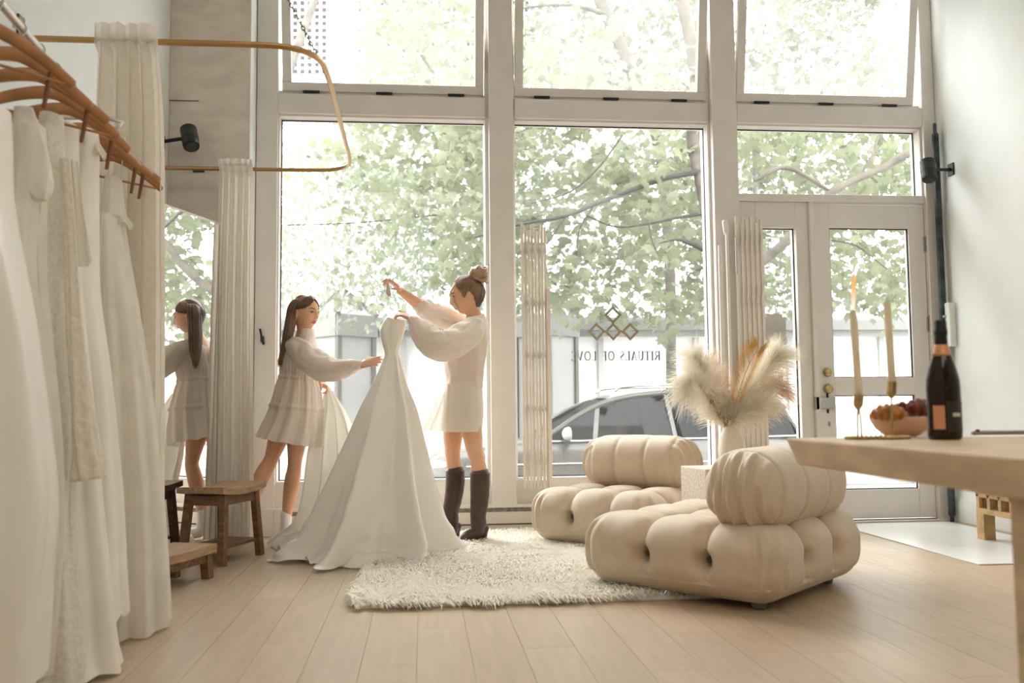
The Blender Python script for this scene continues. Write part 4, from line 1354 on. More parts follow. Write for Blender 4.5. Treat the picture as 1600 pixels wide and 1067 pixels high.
# ================================================================== left side : rail, curtains, mirror, rack of gowns
RZ_ = 2.417
rl = empty('curtain_rail', (-1.684, 3.93, RZ_), 'brass curtain rail bent into a wide U above the dressing corner', 'curtain rail')
pts = [(-1.684, 3.93), (-1.1, 3.93), (-.72, 3.93), (-.56, 3.955), (-.465, 4.06), (-.44, 4.25), (-.44, 4.8), (-.445, 5.4), (-.45, 5.72), (-.475, 5.88), (-.57, 5.985), (-.74, 6.01), (-1.1, 6.01), (-1.55, 6.01), (-1.684, 6.01)]
MB().tube([(x_ + 1.684, y_ - 3.93, 0) for x_, y_ in pts], .0135, 12, 5).build('rod', MAT['brass'], rl, smooth=True)
for y_ in (0, 2.08):
    MB().box((0, y_ - .03, -.02), (.012, y_ + .03, .095), ch=.003).build('wall_plate', M('bronze_plate%d' % int(y_), (92, 74, 50), .4, metal=.6), rl)
c = MB()
chn = empty('hanging_chain', (-.44, 4.33, RZ_), 'thin pale chain hanging down to the curved brass rail', 'chain')
pa, pb_ = Vector((0, 0, .012)), at(430, -40, 4.55) - Vector((-.44, 4.33, RZ_))
CHM = M('pale_chain', (150, 132, 100), .4, metal=.7)
ln = (pb_ - pa).length
nl = int(ln / .026)
dv = (pb_ - pa).normalized()
sd1 = dv.cross(Vector((0, 1, 0))).normalized()
sd2 = dv.cross(sd1).normalized()
lm = []
for s_ in (sd1, sd2):
    k_ = 10
    ring = [dv * (.017 * math.cos(2 * PI * i / k_)) + s_ * (.0075 * math.sin(2 * PI * i / k_)) for i in range(k_ + 1)]
    me = MB().tube(ring, .0027, 6, 1, caps=False).mesh('link', True)
    me.materials.append(CHM)
    lm.append(me)
for i in range(nl):
    o = link('link', lm[i % 2], chn)
    o.location = pa.lerp(pb_, (i + .5) / nl)

def curtain(name, rows, label, nf, amp, mat, seed, header=True):
    """rows: (z, x0, x1, y) from the top down"""
    R_ = crom(rows, 8)
    nc = nf * 14
    v = []
    z_top = rows[0][0]
    for i, (z_, x0, x1, y_) in enumerate(R_):
        t = (z_top - z_) / (z_top - rows[-1][0])
        for j in range(nc):
            u = j / (nc - 1)
            ph = 2 * PI * nf * u + .7 * math.sin(u * 9 + seed) + .5 * nz(u * 4, t * 2, seed)
            a_ = amp * (.55 + .45 * min(1, t * 3)) * (1 + .4 * nz(u * 5, seed))
            yo = 0
            if header and z_ > z_top - .10:
                a_ *= .35
                yo = -.026
            xx = x0 + (x1 - x0) * u + a_ * .45 * math.sin(2 * ph) * .5
            v.append((xx, y_ + yo + a_ * math.sin(ph) + .004 * nz(u * 30, t * 6, seed), z_ + (.012 * nz(u * 12, 3) if i == 0 else 0)))
    mb = MB().add(v, grid_faces(len(R_), nc, False))
    e = empty(name, (0, 0, 0), label, 'curtain', 'cream curtains on the brass rail')
    o = mb.build('cloth', mat, e, smooth=True)
    # stitched rod pocket along the top
    k = [i for i, q in enumerate(R_) if q[0] < z_top - .075][0]
    seam = [Vector(v[k * nc + j]) + Vector((0, -.003, 0)) for j in range(0, nc, 2)]
    MB().tube(seam, .0022, 5, 1).build('pocket_seam', mat, e)
    return e
curtain('curtain', [(2.485, -1.375, -1.105, 3.93), (2.44, -1.375, -1.105, 3.93), (2.37, -1.375, -1.105, 3.93), (2.0, -1.385, -1.075, 3.93), (1.2, -1.40, -1.055, 3.94), (.5, -1.42, -1.045, 3.94), (.025, -1.44, -1.04, 3.94)], 'full length cream linen curtain hanging behind the rack of gowns', 5, .055, MAT['linen'], 1)
curtain('curtain', [(2.475, -1.31, -1.095, 6.0), (2.43, -1.305, -1.095, 6.0), (2.37, -1.30, -1.09, 6.0), (1.6, -1.31, -1.085, 5.99), (.7, -1.315, -1.075, 5.98), (.03, -1.33, -1.06, 5.97)], 'narrow cream linen curtain hanging between the mirror and the windows', 5, .024, MAT['linen'], 5)

# mirror
ml = Vector((-1.274, 5.885, 0))
mi = empty('tall_mirror', ml - MD * .45, 'tall frameless looking standing mirror angled beside the left curtain', 'mirror', rz=RZM)
mi['label'] = 'tall thin framed standing mirror angled beside the narrow curtain'
mgl = bpy.data.materials.new('mirror_glass')
mgl.use_nodes = True
pbm = mgl.node_tree.nodes['Principled BSDF']
pbm.inputs['Metallic'].default_value = 1
pbm.inputs['Roughness'].default_value = .01
nn = mgl.node_tree.nodes.new('ShaderNodeTexNoise')
rp = mgl.node_tree.nodes.new('ShaderNodeValToRGB')
rp.color_ramp.elements[0].color = (.90, .91, .90, 1)
rp.color_ramp.elements[1].color = (.93, .94, .93, 1)
mgl.node_tree.links.new(nn.outputs['Fac'], rp.inputs['Fac'])
mgl.node_tree.links.new(rp.outputs[0], pbm.inputs['Base Color'])
MB().box((-.44, -.004, .03), (.444, .0, 2.022)).build('glass', mgl, mi)
FRM = M('mirror_frame', (176, 168, 152), .4, metal=.5)
for a, b_ in (((-.45, -.006, 2.02), (.45, .02, 2.032)), ((-.45, -.006, .0), (.45, .02, .03)), ((-.45, -.006, .03), (-.44, .02, 2.02)), ((.444, -.006, .03), (.45, .02, 2.02))):
    MB().box(a, b_).build('frame', FRM, mi)
MB().box((-.445, .002, .01), (.445, .018, 2.025)).build('backing', MAT['black'], mi)

# rack
ra = empty('gown_rack', (-1.18, 3.1, 1.95), 'pale metal wall rail carrying the wooden hangers of the gowns', 'clothes rail')
def rodx(y_): return -1.14 - .075 * (y_ - 2.6)
RKM = M('pale_metal', (212, 206, 196), .3, metal=.8)
MB().tube([(rodx(y_) + 1.18, y_ - 3.1, 0) for y_ in (2.0, 2.9, 3.80)], .012, 12, 4).build('rod', RKM, ra, smooth=True)
for y_ in (2.25, 3.72):
    MB().tube([(rodx(y_) + 1.18, y_ - 3.1, .012), (rodx(y_) + 1.18, y_ - 3.1, .06), (-.5, y_ - 3.1, .06)], .009, 8, 3).build('bracket', RKM, ra, smooth=True)
STRAP = M('brown_loop', (128, 82, 50), .6)
def hanger(y_, rz, label, straps=True, bar_=True):
    e = empty('wooden_hanger', (rodx(y_), y_, 1.95), label, 'hanger', 'wooden hangers on the gown rail', rz=rz)
    hp_ = [(.0, 0, .012)]
    hk = [Vector((.019 * math.cos(a), 0, .0 + .019 * math.sin(a) - .003)) for a in [math.radians(q) for q in range(200, -60, -26)]]
    MB().tube([tuple(q) for q in hk] + [(.0, 0, -.045), (0, 0, -.08)], .0021, 6, 2).build('hook', MAT['steel'], e, smooth=True)
    arm = []
    for i in range(15):
        u = -1 + 2 * i / 14
        arm.append((u * .215, 0, -.085 - .075 * abs(u) ** 1.4 - .014 * u * u))
    MB().tube(arm, [.0085 + .003 * (1 - abs(-1 + 2 * i / 14)) for i in range(15)], 12, 3, flat=1.9).build('arms', MAT['hanger'], e, smooth=True)
    if bar_: MB().tube([(-.19, 0, -.178), (.19, 0, -.178)], .0045, 8, 2).build('trouser_bar', MAT['hanger'], e)
    if straps:
        for s_ in (-1, 1):
            MB().bar((s_ * .155, -.002, -.155), (s_ * .135, -.003, -.262), .008, .002, up=Vector((0, 1, 0))).bar((s_ * .15, .006, -.155), (s_ * .135, .004, -.262), .008, .002, up=Vector((0, 1, 0))).build('loop', STRAP, e)
    return e
HL = ['wooden hanger nearest the camera on the gown rail', 'second wooden hanger from the camera on the gown rail', 'third wooden hanger from the camera on the gown rail', 'fourth wooden hanger, holding the lace sleeved gown', 'fifth wooden hanger from the camera on the gown rail', 'sixth wooden hanger, holding the ruffle shouldered gown', 'seventh wooden hanger, bare, before the last gown', 'last wooden hanger by the curtain, holding the strapless gown', 'eighth wooden hanger squeezed in before the last one']
HY = [2.50, 2.68, 2.84, 3.00, 3.16, 3.38, 3.52, 3.74, 3.62]
for i, y_ in enumerate(HY):
    hanger(y_, .85 + .22 * nz(i * 2.3), HL[i], i % 2 == 0, i in (0, 3, 7))

TUL = sheer(M('ivory_tulle', (247, 241, 231), .8, var=.03, scale=12, transl=.4), .10)
LAC = M('ivory_lace', (245, 238, 226), .8, var=.05, scale=60, bump=.6, bscale=90, transl=.3)
CRE = M('ivory_crepe', (246, 240, 230), .65, var=.02, scale=8, bump=.05, bscale=200, transl=.25)
def gown(Y, edge, label, mat, seed, nf=11, dep=(.05, .10, .16), amp=.16, left=1.0, top=None):
    """edge: right outline in the photograph, top to hem, at distance Y"""
    e = empty('wedding_gown', (rodx(Y), Y, 0), label, 'gown', 'gowns on the rail')
    cx = rodx(Y)
    rows = []
    for i, (px, py) in enumerate(edge):
        p = at(px, py, Y)
        hw = max(.03, p.x - cx)
        t = i / (len(edge) - 1)
        d_ = dep[0] + (dep[1] - dep[0]) * min(1, t * 2) + (dep[2] - dep[1]) * max(0, t * 2 - 1)
        rows.append((max(.015, p.z), hw, d_))
    R_ = crom(rows, 8)
    n = nf * 14
    v = []
    zt, zb = R_[0][0], R_[-1][0]
    for i, (z_, hw, d_) in enumerate(R_):
        t = (zt - z_) / (zt - zb)
        for j in range(n):
            a = 2 * PI * j / n
            w_ = amp * min(1, max(.05, t * 1.5 - .1)) * (.7 + .5 * nz(math.cos(a) * 2, math.sin(a) * 2, seed))
            ph = nf * a + 1.6 * nz(math.cos(a) * 1.5, math.sin(a) * 1.5 + seed, t * .8) + seed
            s_ = math.sin(ph)
            m_ = 1 + w_ * (s_ - .25 * math.sin(2 * ph))
            l_ = left if math.cos(a) < 0 else 1
            # the right outline stays on its line, folds go inwards
            x_ = hw * math.cos(a) * (1 - .35 * w_ * (1 - s_)) * l_
            y_ = d_ * math.sin(a) * m_ + .012 * nz(a, t * 5, seed)
            zz = z_ + (.03 * nz(a * 1.5, seed) * t if i > len(R_) - 3 else 0)
            v.append((x_, y_, max(.008, zz)))
    o = MB().add(v, grid_faces(len(R_), n, True)).build('skirt_and_bodice', mat, e, smooth=True)
    return e, cx
def sleeve(e, cx, Y, pix, rad, mat, name='sleeve', wr=.10):
    o = Vector((cx, Y, 0))
    pts = [at(px, py, Y - .03) - o for px, py in pix]
    return MB().tube(pts, [q * Y / FPX for q in rad], 30, 8, wr=lambda t, a: 1 + wr * math.sin(a * 5 + 4 * nz(t * 2, math.cos(a))) * (.5 + t) + .10 * nz(t * 9, math.cos(a) * 2, math.sin(a) * 2), flat=.5, caps=False).build(name, mat, e, smooth=True)

def flounce(e, cx, Y, edge, mat, seed):
    rows = []
    for px, py in edge:
        p = at(px, py, Y)
        rows.append((p.z, p.x - cx))
    R_ = crom(rows, 6)
    n = 110
    v = []
    for i, (z_, hw) in enumerate(R_):
        t = i / (len(R_) - 1)
        for j in range(n):
            a = 2 * PI * j / n
            m_ = 1 + .12 * t * math.sin(7 * a + seed + nz(a * 2, seed))
            v.append((hw * math.cos(a) * (1 - .05 * t * (1 - math.sin(7 * a))), hw * .55 * math.sin(a) * m_, z_ + .012 * t * math.sin(7 * a + 1)))
    return MB().add(v, grid_faces(len(R_), n, True)).build('ruffle', mat, e, smooth=True)

gF, cF = gown(3.74, [(186, 278), (190, 300), (193, 338), (190, 352), (204, 430), (226, 560), (250, 740), (262, 880), (267, 984)], 'strapless tulle gown with ruffled neckline hanging last beside the curtain', TUL, 2.0, 12, (.05, .16, .26), .2)
flounce(gF, cF, 3.74, [(191, 330), (200, 342), (208, 354)], TUL, 2.0)
for px in (168, 188):
    o_ = Vector((cF, 3.74, 0))
    MB().tube([at(px, 282, 3.72) - o_, at(px + 3, 255, 3.72) - o_, at(px + 8, 215, 3.74) - o_], .0018, 5, 3).build('thin_strap', CRE, gF)
gE, cE = gown(3.38, [(128, 206), (146, 214), (142, 268), (134, 330), (148, 430), (168, 580), (184, 740), (192, 860), (197, 965)], 'plain crepe gown with a flared ruffle at the shoulder', CRE, 5.0, 9, (.06, .12, .22), .16)
flounce(gE, cE, 3.38, [(140, 208), (154, 224), (166, 244)], CRE, 5.0)
gD, cD = gown(3.14, [(104, 196), (110, 230), (112, 300), (120, 420), (134, 560), (150, 720), (168, 880), (182, 1000), (192, 1072)], 'off the shoulder crepe gown with a loose hanging panel', CRE, 9.0, 9, (.06, .12, .2), .16)
o_ = Vector((cD, 3.14, 0))
pv_ = [at(q[0], q[1], 3.04) - o_ for q in ((108, 250), (120, 250), (146, 410), (120, 420))]
vv = []
for i in range(14):
    for j in range(10):
        u, w_ = j / 9, i / 13
        p = (pv_[0].lerp(pv_[1], u)).lerp(pv_[3].lerp(pv_[2], u), w_)
        vv.append(p + Vector((0, .016 * math.sin(u * 9 + w_ * 3), 0)))
MB().add(vv, grid_faces(14, 10, False)).build('loose_panel', CRE, gD, smooth=True)
gC, cC = gown(2.98, [(82, 182), (94, 205), (98, 300), (100, 430), (108, 560), (118, 700), (112, 800), (122, 940), (132, 1066)], 'gown with long floral lace sleeves in the middle of the rail', LAC, 12.0, 10, (.06, .11, .18), .16)
sleeve(gC, cC, 2.92, [(90, 240), (98, 360), (104, 480), (114, 600), (124, 700), (128, 752)], [8, 9, 11, 14, 18, 22], LAC, 'lace_sleeve', .22)
gB, cB = gown(2.80, [(34, 196), (46, 215), (50, 300), (58, 420), (76, 560), (90, 690), (92, 800), (84, 920), (70, 1060)], 'ivory tulle gown with a wide skirt second on the rail', TUL, 17.0, 11, (.06, .14, .24), .18)
sleeve(gB, cB, 2.70, [(14, 150), (22, 200), (30, 250), (36, 282), (38, 300)], [14, 24, 27, 22, 12], CRE, 'puff_sleeve', .1)
gA, cA = gown(2.52, [(-30, 170), (-12, 220), (0, 290), (24, 390), (52, 530), (72, 670), (80, 800), (68, 930), (52, 1070)], 'ivory satin gown nearest the camera with a plain skirt', MAT['satin'], 23.0, 7, (.07, .15, .26), .14)
# ================================================================== people and the gown they hold
def frame_of(fwd, up=(0, 0, 1)):
    f = Vector(fwd).normalized()
    u = Vector(up)
    u = (u - f * u.dot(f)).normalized()
    l = u.cross(f)
    return Matrix((f, l, u)).transposed()
def head_local(d):
    x, y, z = d.x * .100, d.y * .077, d.z * .118
    if d.z < 0:
        k = -d.z
        y *= 1 - .34 * k ** 1.4
        if d.x < 0: x *= 1 - .42 * k
        else: x *= 1 + .02 * k
    if d.x < 0: x *= 1.03
    if d.x > 0:
        g = lambda yy, zz, sy, sz: math.exp(-((y - yy) / sy) ** 2 - ((z - zz) / sz) ** 2)
        fx = d.x
        x += fx * .0035 * g(0, .036, .05, .014)
        for s in (-1, 1):
            x -= fx * .0105 * g(s * .031, .010, .015, .011)
            x += fx * .004 * g(s * .040, -.022, .018, .018)
            x += fx * .0045 * g(s * .031, .008, .010, .006)
            x += fx * .006 * g(s * .011, -.030, .006, .006)
        br = max(0, min(1, (.022 - z) / .05))
        if -.042 < z < .03:
            x += fx * (.007 + .017 * br ** 1.2) * math.exp(-(y / (.0075 + .005 * br)) ** 2) * (1 if z > -.030 else max(0, (z + .042) / .012))
        x += fx * .007 * g(0, -.0500, .020, .0055) + fx * .008 * g(0, -.0625, .018, .006)
        x -= fx * .003 * g(0, -.0565, .018, .0022)
        x -= fx * .004 * g(0, -.076, .02, .007)
        x += fx * .009 * g(0, -.098, .022, .016)
    return Vector((x, y, z))
def add_head(mb, c, R_, s=1.0):
    v, f = [], []
    nu, nv = 72, 56
    for j in range(nv + 1):
        th = PI * j / nv
        for i in range(nu):
            a = 2 * PI * i / nu
            v.append(R_ @ (head_local(Vector((math.sin(th) * math.cos(a), math.sin(th) * math.sin(a), math.cos(th)))) * s) + c)
    for j in range(nv):
        for i in range(nu):
            f.append((j * nu + i, (j + 1) * nu + i, (j + 1) * nu + (i + 1) % nu, j * nu + (i + 1) % nu))
    mb.add(v, f)
    for sd in (-1, 1):
        mb.ell(c + R_ @ (Vector((-.010, sd * .076, -.006)) * s), (.017 * s, .008 * s, .030 * s), 14, 10, rot=R_ @ Matrix.Rotation(sd * .25, 3, 'Z'), fn=lambda p: p * (1 - .18 * math.exp(-((p.x - .1) ** 2 + p.z ** 2) / .2)))
def face_point(az, el, off=1.0):
    d = Vector((math.cos(el) * math.cos(az), math.cos(el) * math.sin(az), math.sin(el)))
    return head_local(d) * off
def face_yz(y, z):
    """front surface of the head at height z, side offset y"""
    best = None
    for i in range(-30, 31):
        az = i * .05
        for j in range(-34, 30):
            el = j * .045
            p = face_point(az, el)
            q = (p.y - y) ** 2 + (p.z - z) ** 2
            if best is None or q < best[0]: best = (q, p)
    return Vector((best[1].x, y, z))
def hand(mb, wrist, d, n, side, s=1.0, curl=(.3, .35, .3), per=(0, 0, 0, 0), spread=.10, thumb=(.6, .8, .0)):
    d = Vector(d).normalized()
    n = Vector(n)
    n = (n - d * n.dot(d)).normalized()
    t = d.cross(n) * side
    lens = (.90, 1.0, .94, .76)
    offs = (.027, .009, -.009, -.026)
    for i in range(4):
        o = t * offs[i] * s
        kn = wrist + d * (.082 - .006 * abs(i - 1)) * s + o
        mb.tube([wrist + o * .45 + d * .004, wrist.lerp(kn, .5) + o * .25, kn], [.0135 * s, .0130 * s, .0105 * s], 10, 3)
        dd = (d + t * (1.5 - i) * spread).normalized()
        p, ang = kn, 0.0
        pts, rad = [kn - dd * .01 * s], [.0098 * s]
        for k, L_ in enumerate((.040, .026, .022)):
            ang += curl[k] + per[i]
            dirn = dd * math.cos(ang) + n * math.sin(ang)
            pts.append(p)
            rad.append((.0096, .0088, .0080)[k] * s)
            p = p + dirn * L_ * lens[i] * s
        pts.append(p)
        rad.append(.0062 * s)
        mb.tube(pts, rad, 10, 3)
    a, b_, c_ = thumb
    p0 = wrist + t * .016 * s + d * .014 * s
    p1 = p0 + (d * .45 + t * .8 + n * .25).normalized() * .038 * s
    p2 = p1 + (d * a + t * b_ * .6 + n * c_).normalized() * .034 * s
    p3 = p2 + (d * (a + .3) + t * b_ * .2 + n * (c_ + .2)).normalized() * .027 * s
    mb.tube([p0, p1, p2, p3], [.0135 * s, .0115 * s, .0098 * s, .0068 * s], 10, 4)
def limb_t(mb, pts, rad, k=6, n=16, flat=1.0):
    mb.tube([tuple(p) for p in pts], rad, n, k, flat=flat)
def remeshed(mb, name, mat, parent, voxel=.0045, smooth=6):
    me = mb.mesh(name)
    o = bpy.data.objects.new('tmp_body', me)
    COL.objects.link(o)
    m = o.modifiers.new('r', 'REMESH')
    m.mode = 'VOXEL'
    m.voxel_size = voxel
    q = o.modifiers.new('s', 'SMOOTH')
    q.factor = .5
    q.iterations = smooth
    dg = bpy.context.evaluated_depsgraph_get()
    out = bpy.data.meshes.new_from_object(o.evaluated_get(dg))
    bpy.data.objects.remove(o)
    out.name = name
    out.materials.clear()
    out.polygons.foreach_set('use_smooth', [True] * len(out.polygons))
    return link(name, out, parent, mat)
def cloth_loft(secs, k=8, n=96, fold=None, name='dress', mat=None, parent=None, org=None, cap=False, open_top=True):
    """secs: (xl, yl, xr, yr, Y, half depth) in the photograph's pixels at distance Y"""
    rows = []
    for xl, yl, xr, yr, Y, th in secs:
        a, b_ = at(xl, yl, Y) - org, at(xr, yr, Y) - org
        rows.append(tuple((a + b_) / 2) + tuple((b_ - a) / 2) + (th,))
    R_ = crom(rows, k)
    v = []
    N = len(R_)
    for i, q in enumerate(R_):
        c, h, th = Vector(q[0:3]), Vector(q[3:6]), q[6]
        t = i / (N - 1)
        dp = Vector((h.y, -h.x, 0))
        dp = dp.normalized() if dp.length > 1e-6 else Vector((0, -1, 0))
        for j in range(n):
            a = 2 * PI * j / n
            m_, dz = fold(t, a) if fold else (1, 0)
            ca, sa = math.cos(a), math.sin(a)
            e_ = .86
            ca2 = math.copysign(abs(ca) ** e_, ca)
            sa2 = math.copysign(abs(sa) ** e_, sa)
            p = c + h * (ca2 * m_) + dp * (sa2 * th * m_) + Vector((0, 0, dz))
            v.append(p)
    f = grid_faces(N, n, True)
    return MB().add(v, f).build(name, mat, parent, smooth=True)
def strands(parent, name, paths, mat, r0=.0035, n=5, kind=None):
    mb = MB()
    for p in paths:
        mb.tube(p, [r0 * .35] + [r0] * (len(p) - 2) + [r0 * .35], n, 4)
    return mb.build(name, mat, parent, smooth=True, kind=kind)
def hairmat(nm, rgb, var=.25):
    return M(nm, rgb, .38, var=var, scale=9, stretch=(1, 1, 1), spec=.6)
LIP = M('lips', (186, 106, 92), .4)
BROW = M('eyebrow', (78, 56, 42), .7)
LASH = M('eyelash', (44, 34, 30), .6)
EYE = M('eye_white', (232, 224, 216), .25)
IRIS = M('iris', (70, 50, 38), .2)
GAUZE = sheer(M('white_gauze', (246, 240, 230), .8, var=.02, scale=10, bump=.12, bscale=120, transl=.35), .06)
COTTON = M('cream_cotton', (238, 230, 216), .75, var=.02, scale=10, bump=.06, bscale=160, transl=.2)

def face_parts(P, c, R_, s, closed=False):
    w = lambda q: R_ @ (Vector(q) * s) + c
    for sd in (-1, 1):
        pts = [w(face_yz(sd * (.014 + .034 * t), .030 + .006 * math.sin(PI * t * .8)) + Vector((.002, 0, 0))) for t in (0, .33, .66, 1)]
        MB().tube(pts, [.0018, .0026, .0024, .001], 6, 4).build('eyebrow', BROW, P)
        e0 = face_yz(sd * .031, .009)
        MB().ell(w(e0 + Vector((-.0088, 0, 0))), (.0112 * s,) * 3, 16, 10).build('eye', EYE, P, smooth=True)
        fw = R_ @ Vector((1, sd * .05, -.25)).normalized()
        MB().ell(w(e0 + Vector((-.0075, 0, 0))) + fw * .0088 * s, (.0045 * s,) * 3, 12, 8).build('iris', IRIS, P, smooth=True)
        pts = [w(face_yz(sd * (.019 + .026 * t), .0095 + .0045 * math.sin(PI * t)) + Vector((.0035, 0, 0))) for t in (0, .3, .6, 1)]
        MB().tube(pts, [.0012, .0026, .0026, .0014], 6, 4).build('eyelash', LASH, P)
    for z_, r_ in ((-.0505, .0032), (-.0615, .0038)):
        pts = [w(face_yz(y_, z_ - .002 + .0045 * (abs(y_) / .02) ** 2) + Vector((.0008, 0, 0))) for y_ in (-.021, -.010, 0, .010, .021)]
        MB().tube(pts, [.0012, r_, r_ * .95, r_, .0012], 8, 3).build('lip', LIP, P, smooth=True)

# ------------------------------------------------------------------ woman with long hair
o1 = at(455, 838, 6.10)
o1.z = 0
W1 = empty('person', o1, 'woman with long brown hair in short white smock dress reaching to the satin gown', 'person')
A = lambda x, y, Y: at(x, y, Y) - o1
b = MB()
R1 = frame_of((.80, -.58, -.16), (-.10, .0, 1))
hc = A(477, 488, 6.06)
add_head(b, hc, R1, .97)
limb_t(b, [A(474, 530, 6.12), A(476, 516, 6.10), A(474, 500, 6.085)], [.058, .050, .052])
# torso under the dress
limb_t(b, [A(456, 660, 6.13), A(458, 628, 6.13), A(464, 596, 6.13), A(468, 562, 6.12), A(474, 536, 6.12)], [.125, .128, .098, .118, .075], n=24, flat=1.12)
shR, shL = A(462, 543, 5.97), A(482, 540, 6.27)
limb_t(b, [A(472, 538, 6.12), shR], [.050, .042])
limb_t(b, [A(474, 538, 6.12), shL], [.055, .050])
wr1 = A(563, 571, 5.70)
limb_t(b, [shR, A(489, 564, 5.88), A(512, 577, 5.80), A(538, 574, 5.75), wr1], [.042, .042, .039, .034, .024])
hd_d = A(592, 562, 5.64) - wr1
hand(b, wr1, hd_d, Vector((.25, .75, -.6)), 1, .92, (.10, .14, .12), (-.06, 0, .04, .08), .03, (.8, .5, .25))
wl1 = A(503, 601, 6.16)
limb_t(b, [shL, A(490, 572, 6.28), A(494, 590, 6.24), wl1], [.048, .042, .038, .026])
hand(b, wl1, A(519, 610, 6.10) - wl1, Vector((-.1, -.5, -.8)), -1, .90, (.75, .95, .7), (0, 0, 0, 0), .04, (.7, .2, .6))
# legs
limb_t(b, [A(460, 655, 6.10), A(463, 690, 6.08), A(461, 716, 6.055), A(460, 729, 6.05), A(456, 756, 6.07), A(451, 786, 6.09), A(448.5, 806, 6.095), A(448, 828, 6.095)], [.082, .064, .048, .045, .051, .040, .032, .035])
limb_t(b, [A(447, 832, 6.095), A(456, 838, 6.06), A(468, 841, 6.03)], [.034, .030, .022])
limb_t(b, [A(444, 655, 6.16), A(434, 688, 6.15), A(427, 708, 6.135), A(423, 719, 6.13), A(410, 742, 6.12), A(399, 770, 6.11), A(394, 792, 6.11)], [.085, .066, .052, .047, .052, .042, .033])
limb_t(b, [A(393, 794, 6.11), A(394, 818, 6.10), A(404, 832, 6.07)], [.033, .031, .024])
remeshed(b, 'body', MAT['skin'], W1, .0045, 4)
face_parts(W1, hc, R1, .97)
MB().tube([A(447, 803, 6.095), A(447, 818, 6.095), A(448, 832, 6.09), A(460, 838, 6.05), A(471, 840, 6.02)], [.038, .037, .039, .034, .027], 18, 5).build('sock', M('white_sock', (240, 238, 232), .9, bump=.2, bscale=300), W1, smooth=True)
MB().tube([A(392, 800, 6.11), A(393, 816, 6.10), A(404, 831, 6.07)], [.037, .035, .028], 18, 5).build('sock', bpy.data.materials['white_sock'], W1, smooth=True)
# dress
def fold1(t, a):
    g = max(0, min(1, (t - .46) / .12))
    w_ = .015 + .085 * g * (.5 + .6 * t)
    k = math.sin(13 * a + 2.2 * nz(math.cos(a) * 1.4, math.sin(a) * 1.4, t * 1.2)) * (.7 + .5 * nz(math.cos(a) * 2, math.sin(a) * 2, 4))
    fine = .012 * math.sin(41 * a + 3 * nz(t * 9, a)) * (1 if .42 < t < .80 else .3)
    ridge = .05 * math.exp(-((t - .545) / .012) ** 2) + .06 * math.exp(-((t - .775) / .012) ** 2)
    return 1 + w_ * k + fine + ridge + .02 * nz(a * 2, t * 7), .004 * math.sin(13 * a) * (1 if t > .97 else 0)
cloth_loft([(470, 513, 491, 515, 6.09, .058), (469, 522, 492, 525, 6.10, .062), (463, 530, 493, 532, 6.12, .105), (449, 540, 496, 544, 6.12, .170), (441, 556, 499, 560, 6.12, .175), (438, 574, 499, 578, 6.12, .165), (438, 588, 496, 594, 6.12, .150), (433, 604, 500, 608, 6.12, .165), (428, 622, 502, 628, 6.12, .185), (422, 642, 503, 650, 6.12, .20), (413, 662, 503, 674, 6.12, .22), (404, 682, 500, 698, 6.12, .235)], 9, 200, fold1, 'dress', GAUZE, W1, o1)
def puff(t, a):
    return 1 + .075 * math.sin(a * 5 + 9 * nz(t * 4, math.cos(a), math.sin(a)) + 5 * t) + .09 * nz(t * 11, math.cos(a) * 2, math.sin(a) * 2) - .08 * abs(nz(t * 7 + a * .6, math.cos(a) * 1.5, 3))
MB().tube([A(461, 541, 6.00), A(473, 552, 5.94), A(492, 567, 5.86), A(514, 577, 5.80), A(538, 576, 5.75), A(553, 572, 5.715), A(561, 571, 5.70)], [.070, .084, .088, .080, .058, .042, .030], 40, 8, wr=puff).build('sleeve', GAUZE, W1, smooth=True)
MB().tube([A(481, 541, 6.25), A(490, 570, 6.28), A(494, 588, 6.25), A(500, 598, 6.18)], [.06, .075, .065, .036], 32, 6, wr=puff).build('sleeve', GAUZE, W1, smooth=True)
# hair : cap, long fall, fine strands
HB = hairmat('brown_hair', (100, 73, 52))
HB2 = hairmat('brown_hair_light', (150, 112, 78))
def cap(P, c, R_, s, mat, hairline, name='hair', gain=1.07, ridges=30, amp=.012, back=.03):
    v, nu, nv = [], 96, 60
    idx, f = {}, []
    for j in range(nv + 1):
        th = PI * j / nv
        for i in range(nu):
            a = 2 * PI * i / nu
            d = Vector((math.sin(th) * math.cos(a), math.sin(th) * math.sin(a), math.cos(th)))
            p = head_local(d)
            g = gain + amp * math.sin(ridges * math.atan2(d.y, d.z + .2) + 4 * nz(d.x * 3, d.y * 3))
            g += back * max(0, -d.x) + back * .4 * max(0, d.z)
            v.append(R_ @ (p * g * s) + c)
            idx[(j, i)] = hairline(d)
    for j in range(nv):
        for i in range(nu):
            i2 = (i + 1) % nu
            if idx[(j, i)] and idx[(j + 1, i)] and idx[(j, i2)] and idx[(j + 1, i2)]:
                f.append((j * nu + i, (j + 1) * nu + i, (j + 1) * nu + i2, j * nu + i2))
    mb = MB().add(v, f)
    o = mb.build(name, mat, P, smooth=True)
    so_ = o.modifiers.new('t', 'SOLIDIFY')
    so_.thickness = .008
    return o
def hl1(d):
    # centre parted : forehead shows as a peak, ears half covered
    lim = .46 - .95 * abs(d.y) ** 1.15
    front = d.x > lim and d.z < .74 - .60 * abs(d.y)
    low = d.z < -.52 and d.x > -.75
    ear = abs(d.y) > .86 and -.5 < d.z < .14 and d.x > -.26
    return not (front or low or ear)
h1 = cap(W1, hc, R1, .97, HB, hl1, amp=.006)
fall = []
sec = [(474, 466, 6.05, .012, .02), (465, 470, 6.045, .032, .045), (459, 482, 6.04, .036, .055), (455, 500, 6.035, .032, .055), (451, 520, 6.03, .030, .055), (447, 540, 6.02, .027, .05), (442, 556, 6.01, .019, .036), (437, 569, 6.00, .006, .012)]
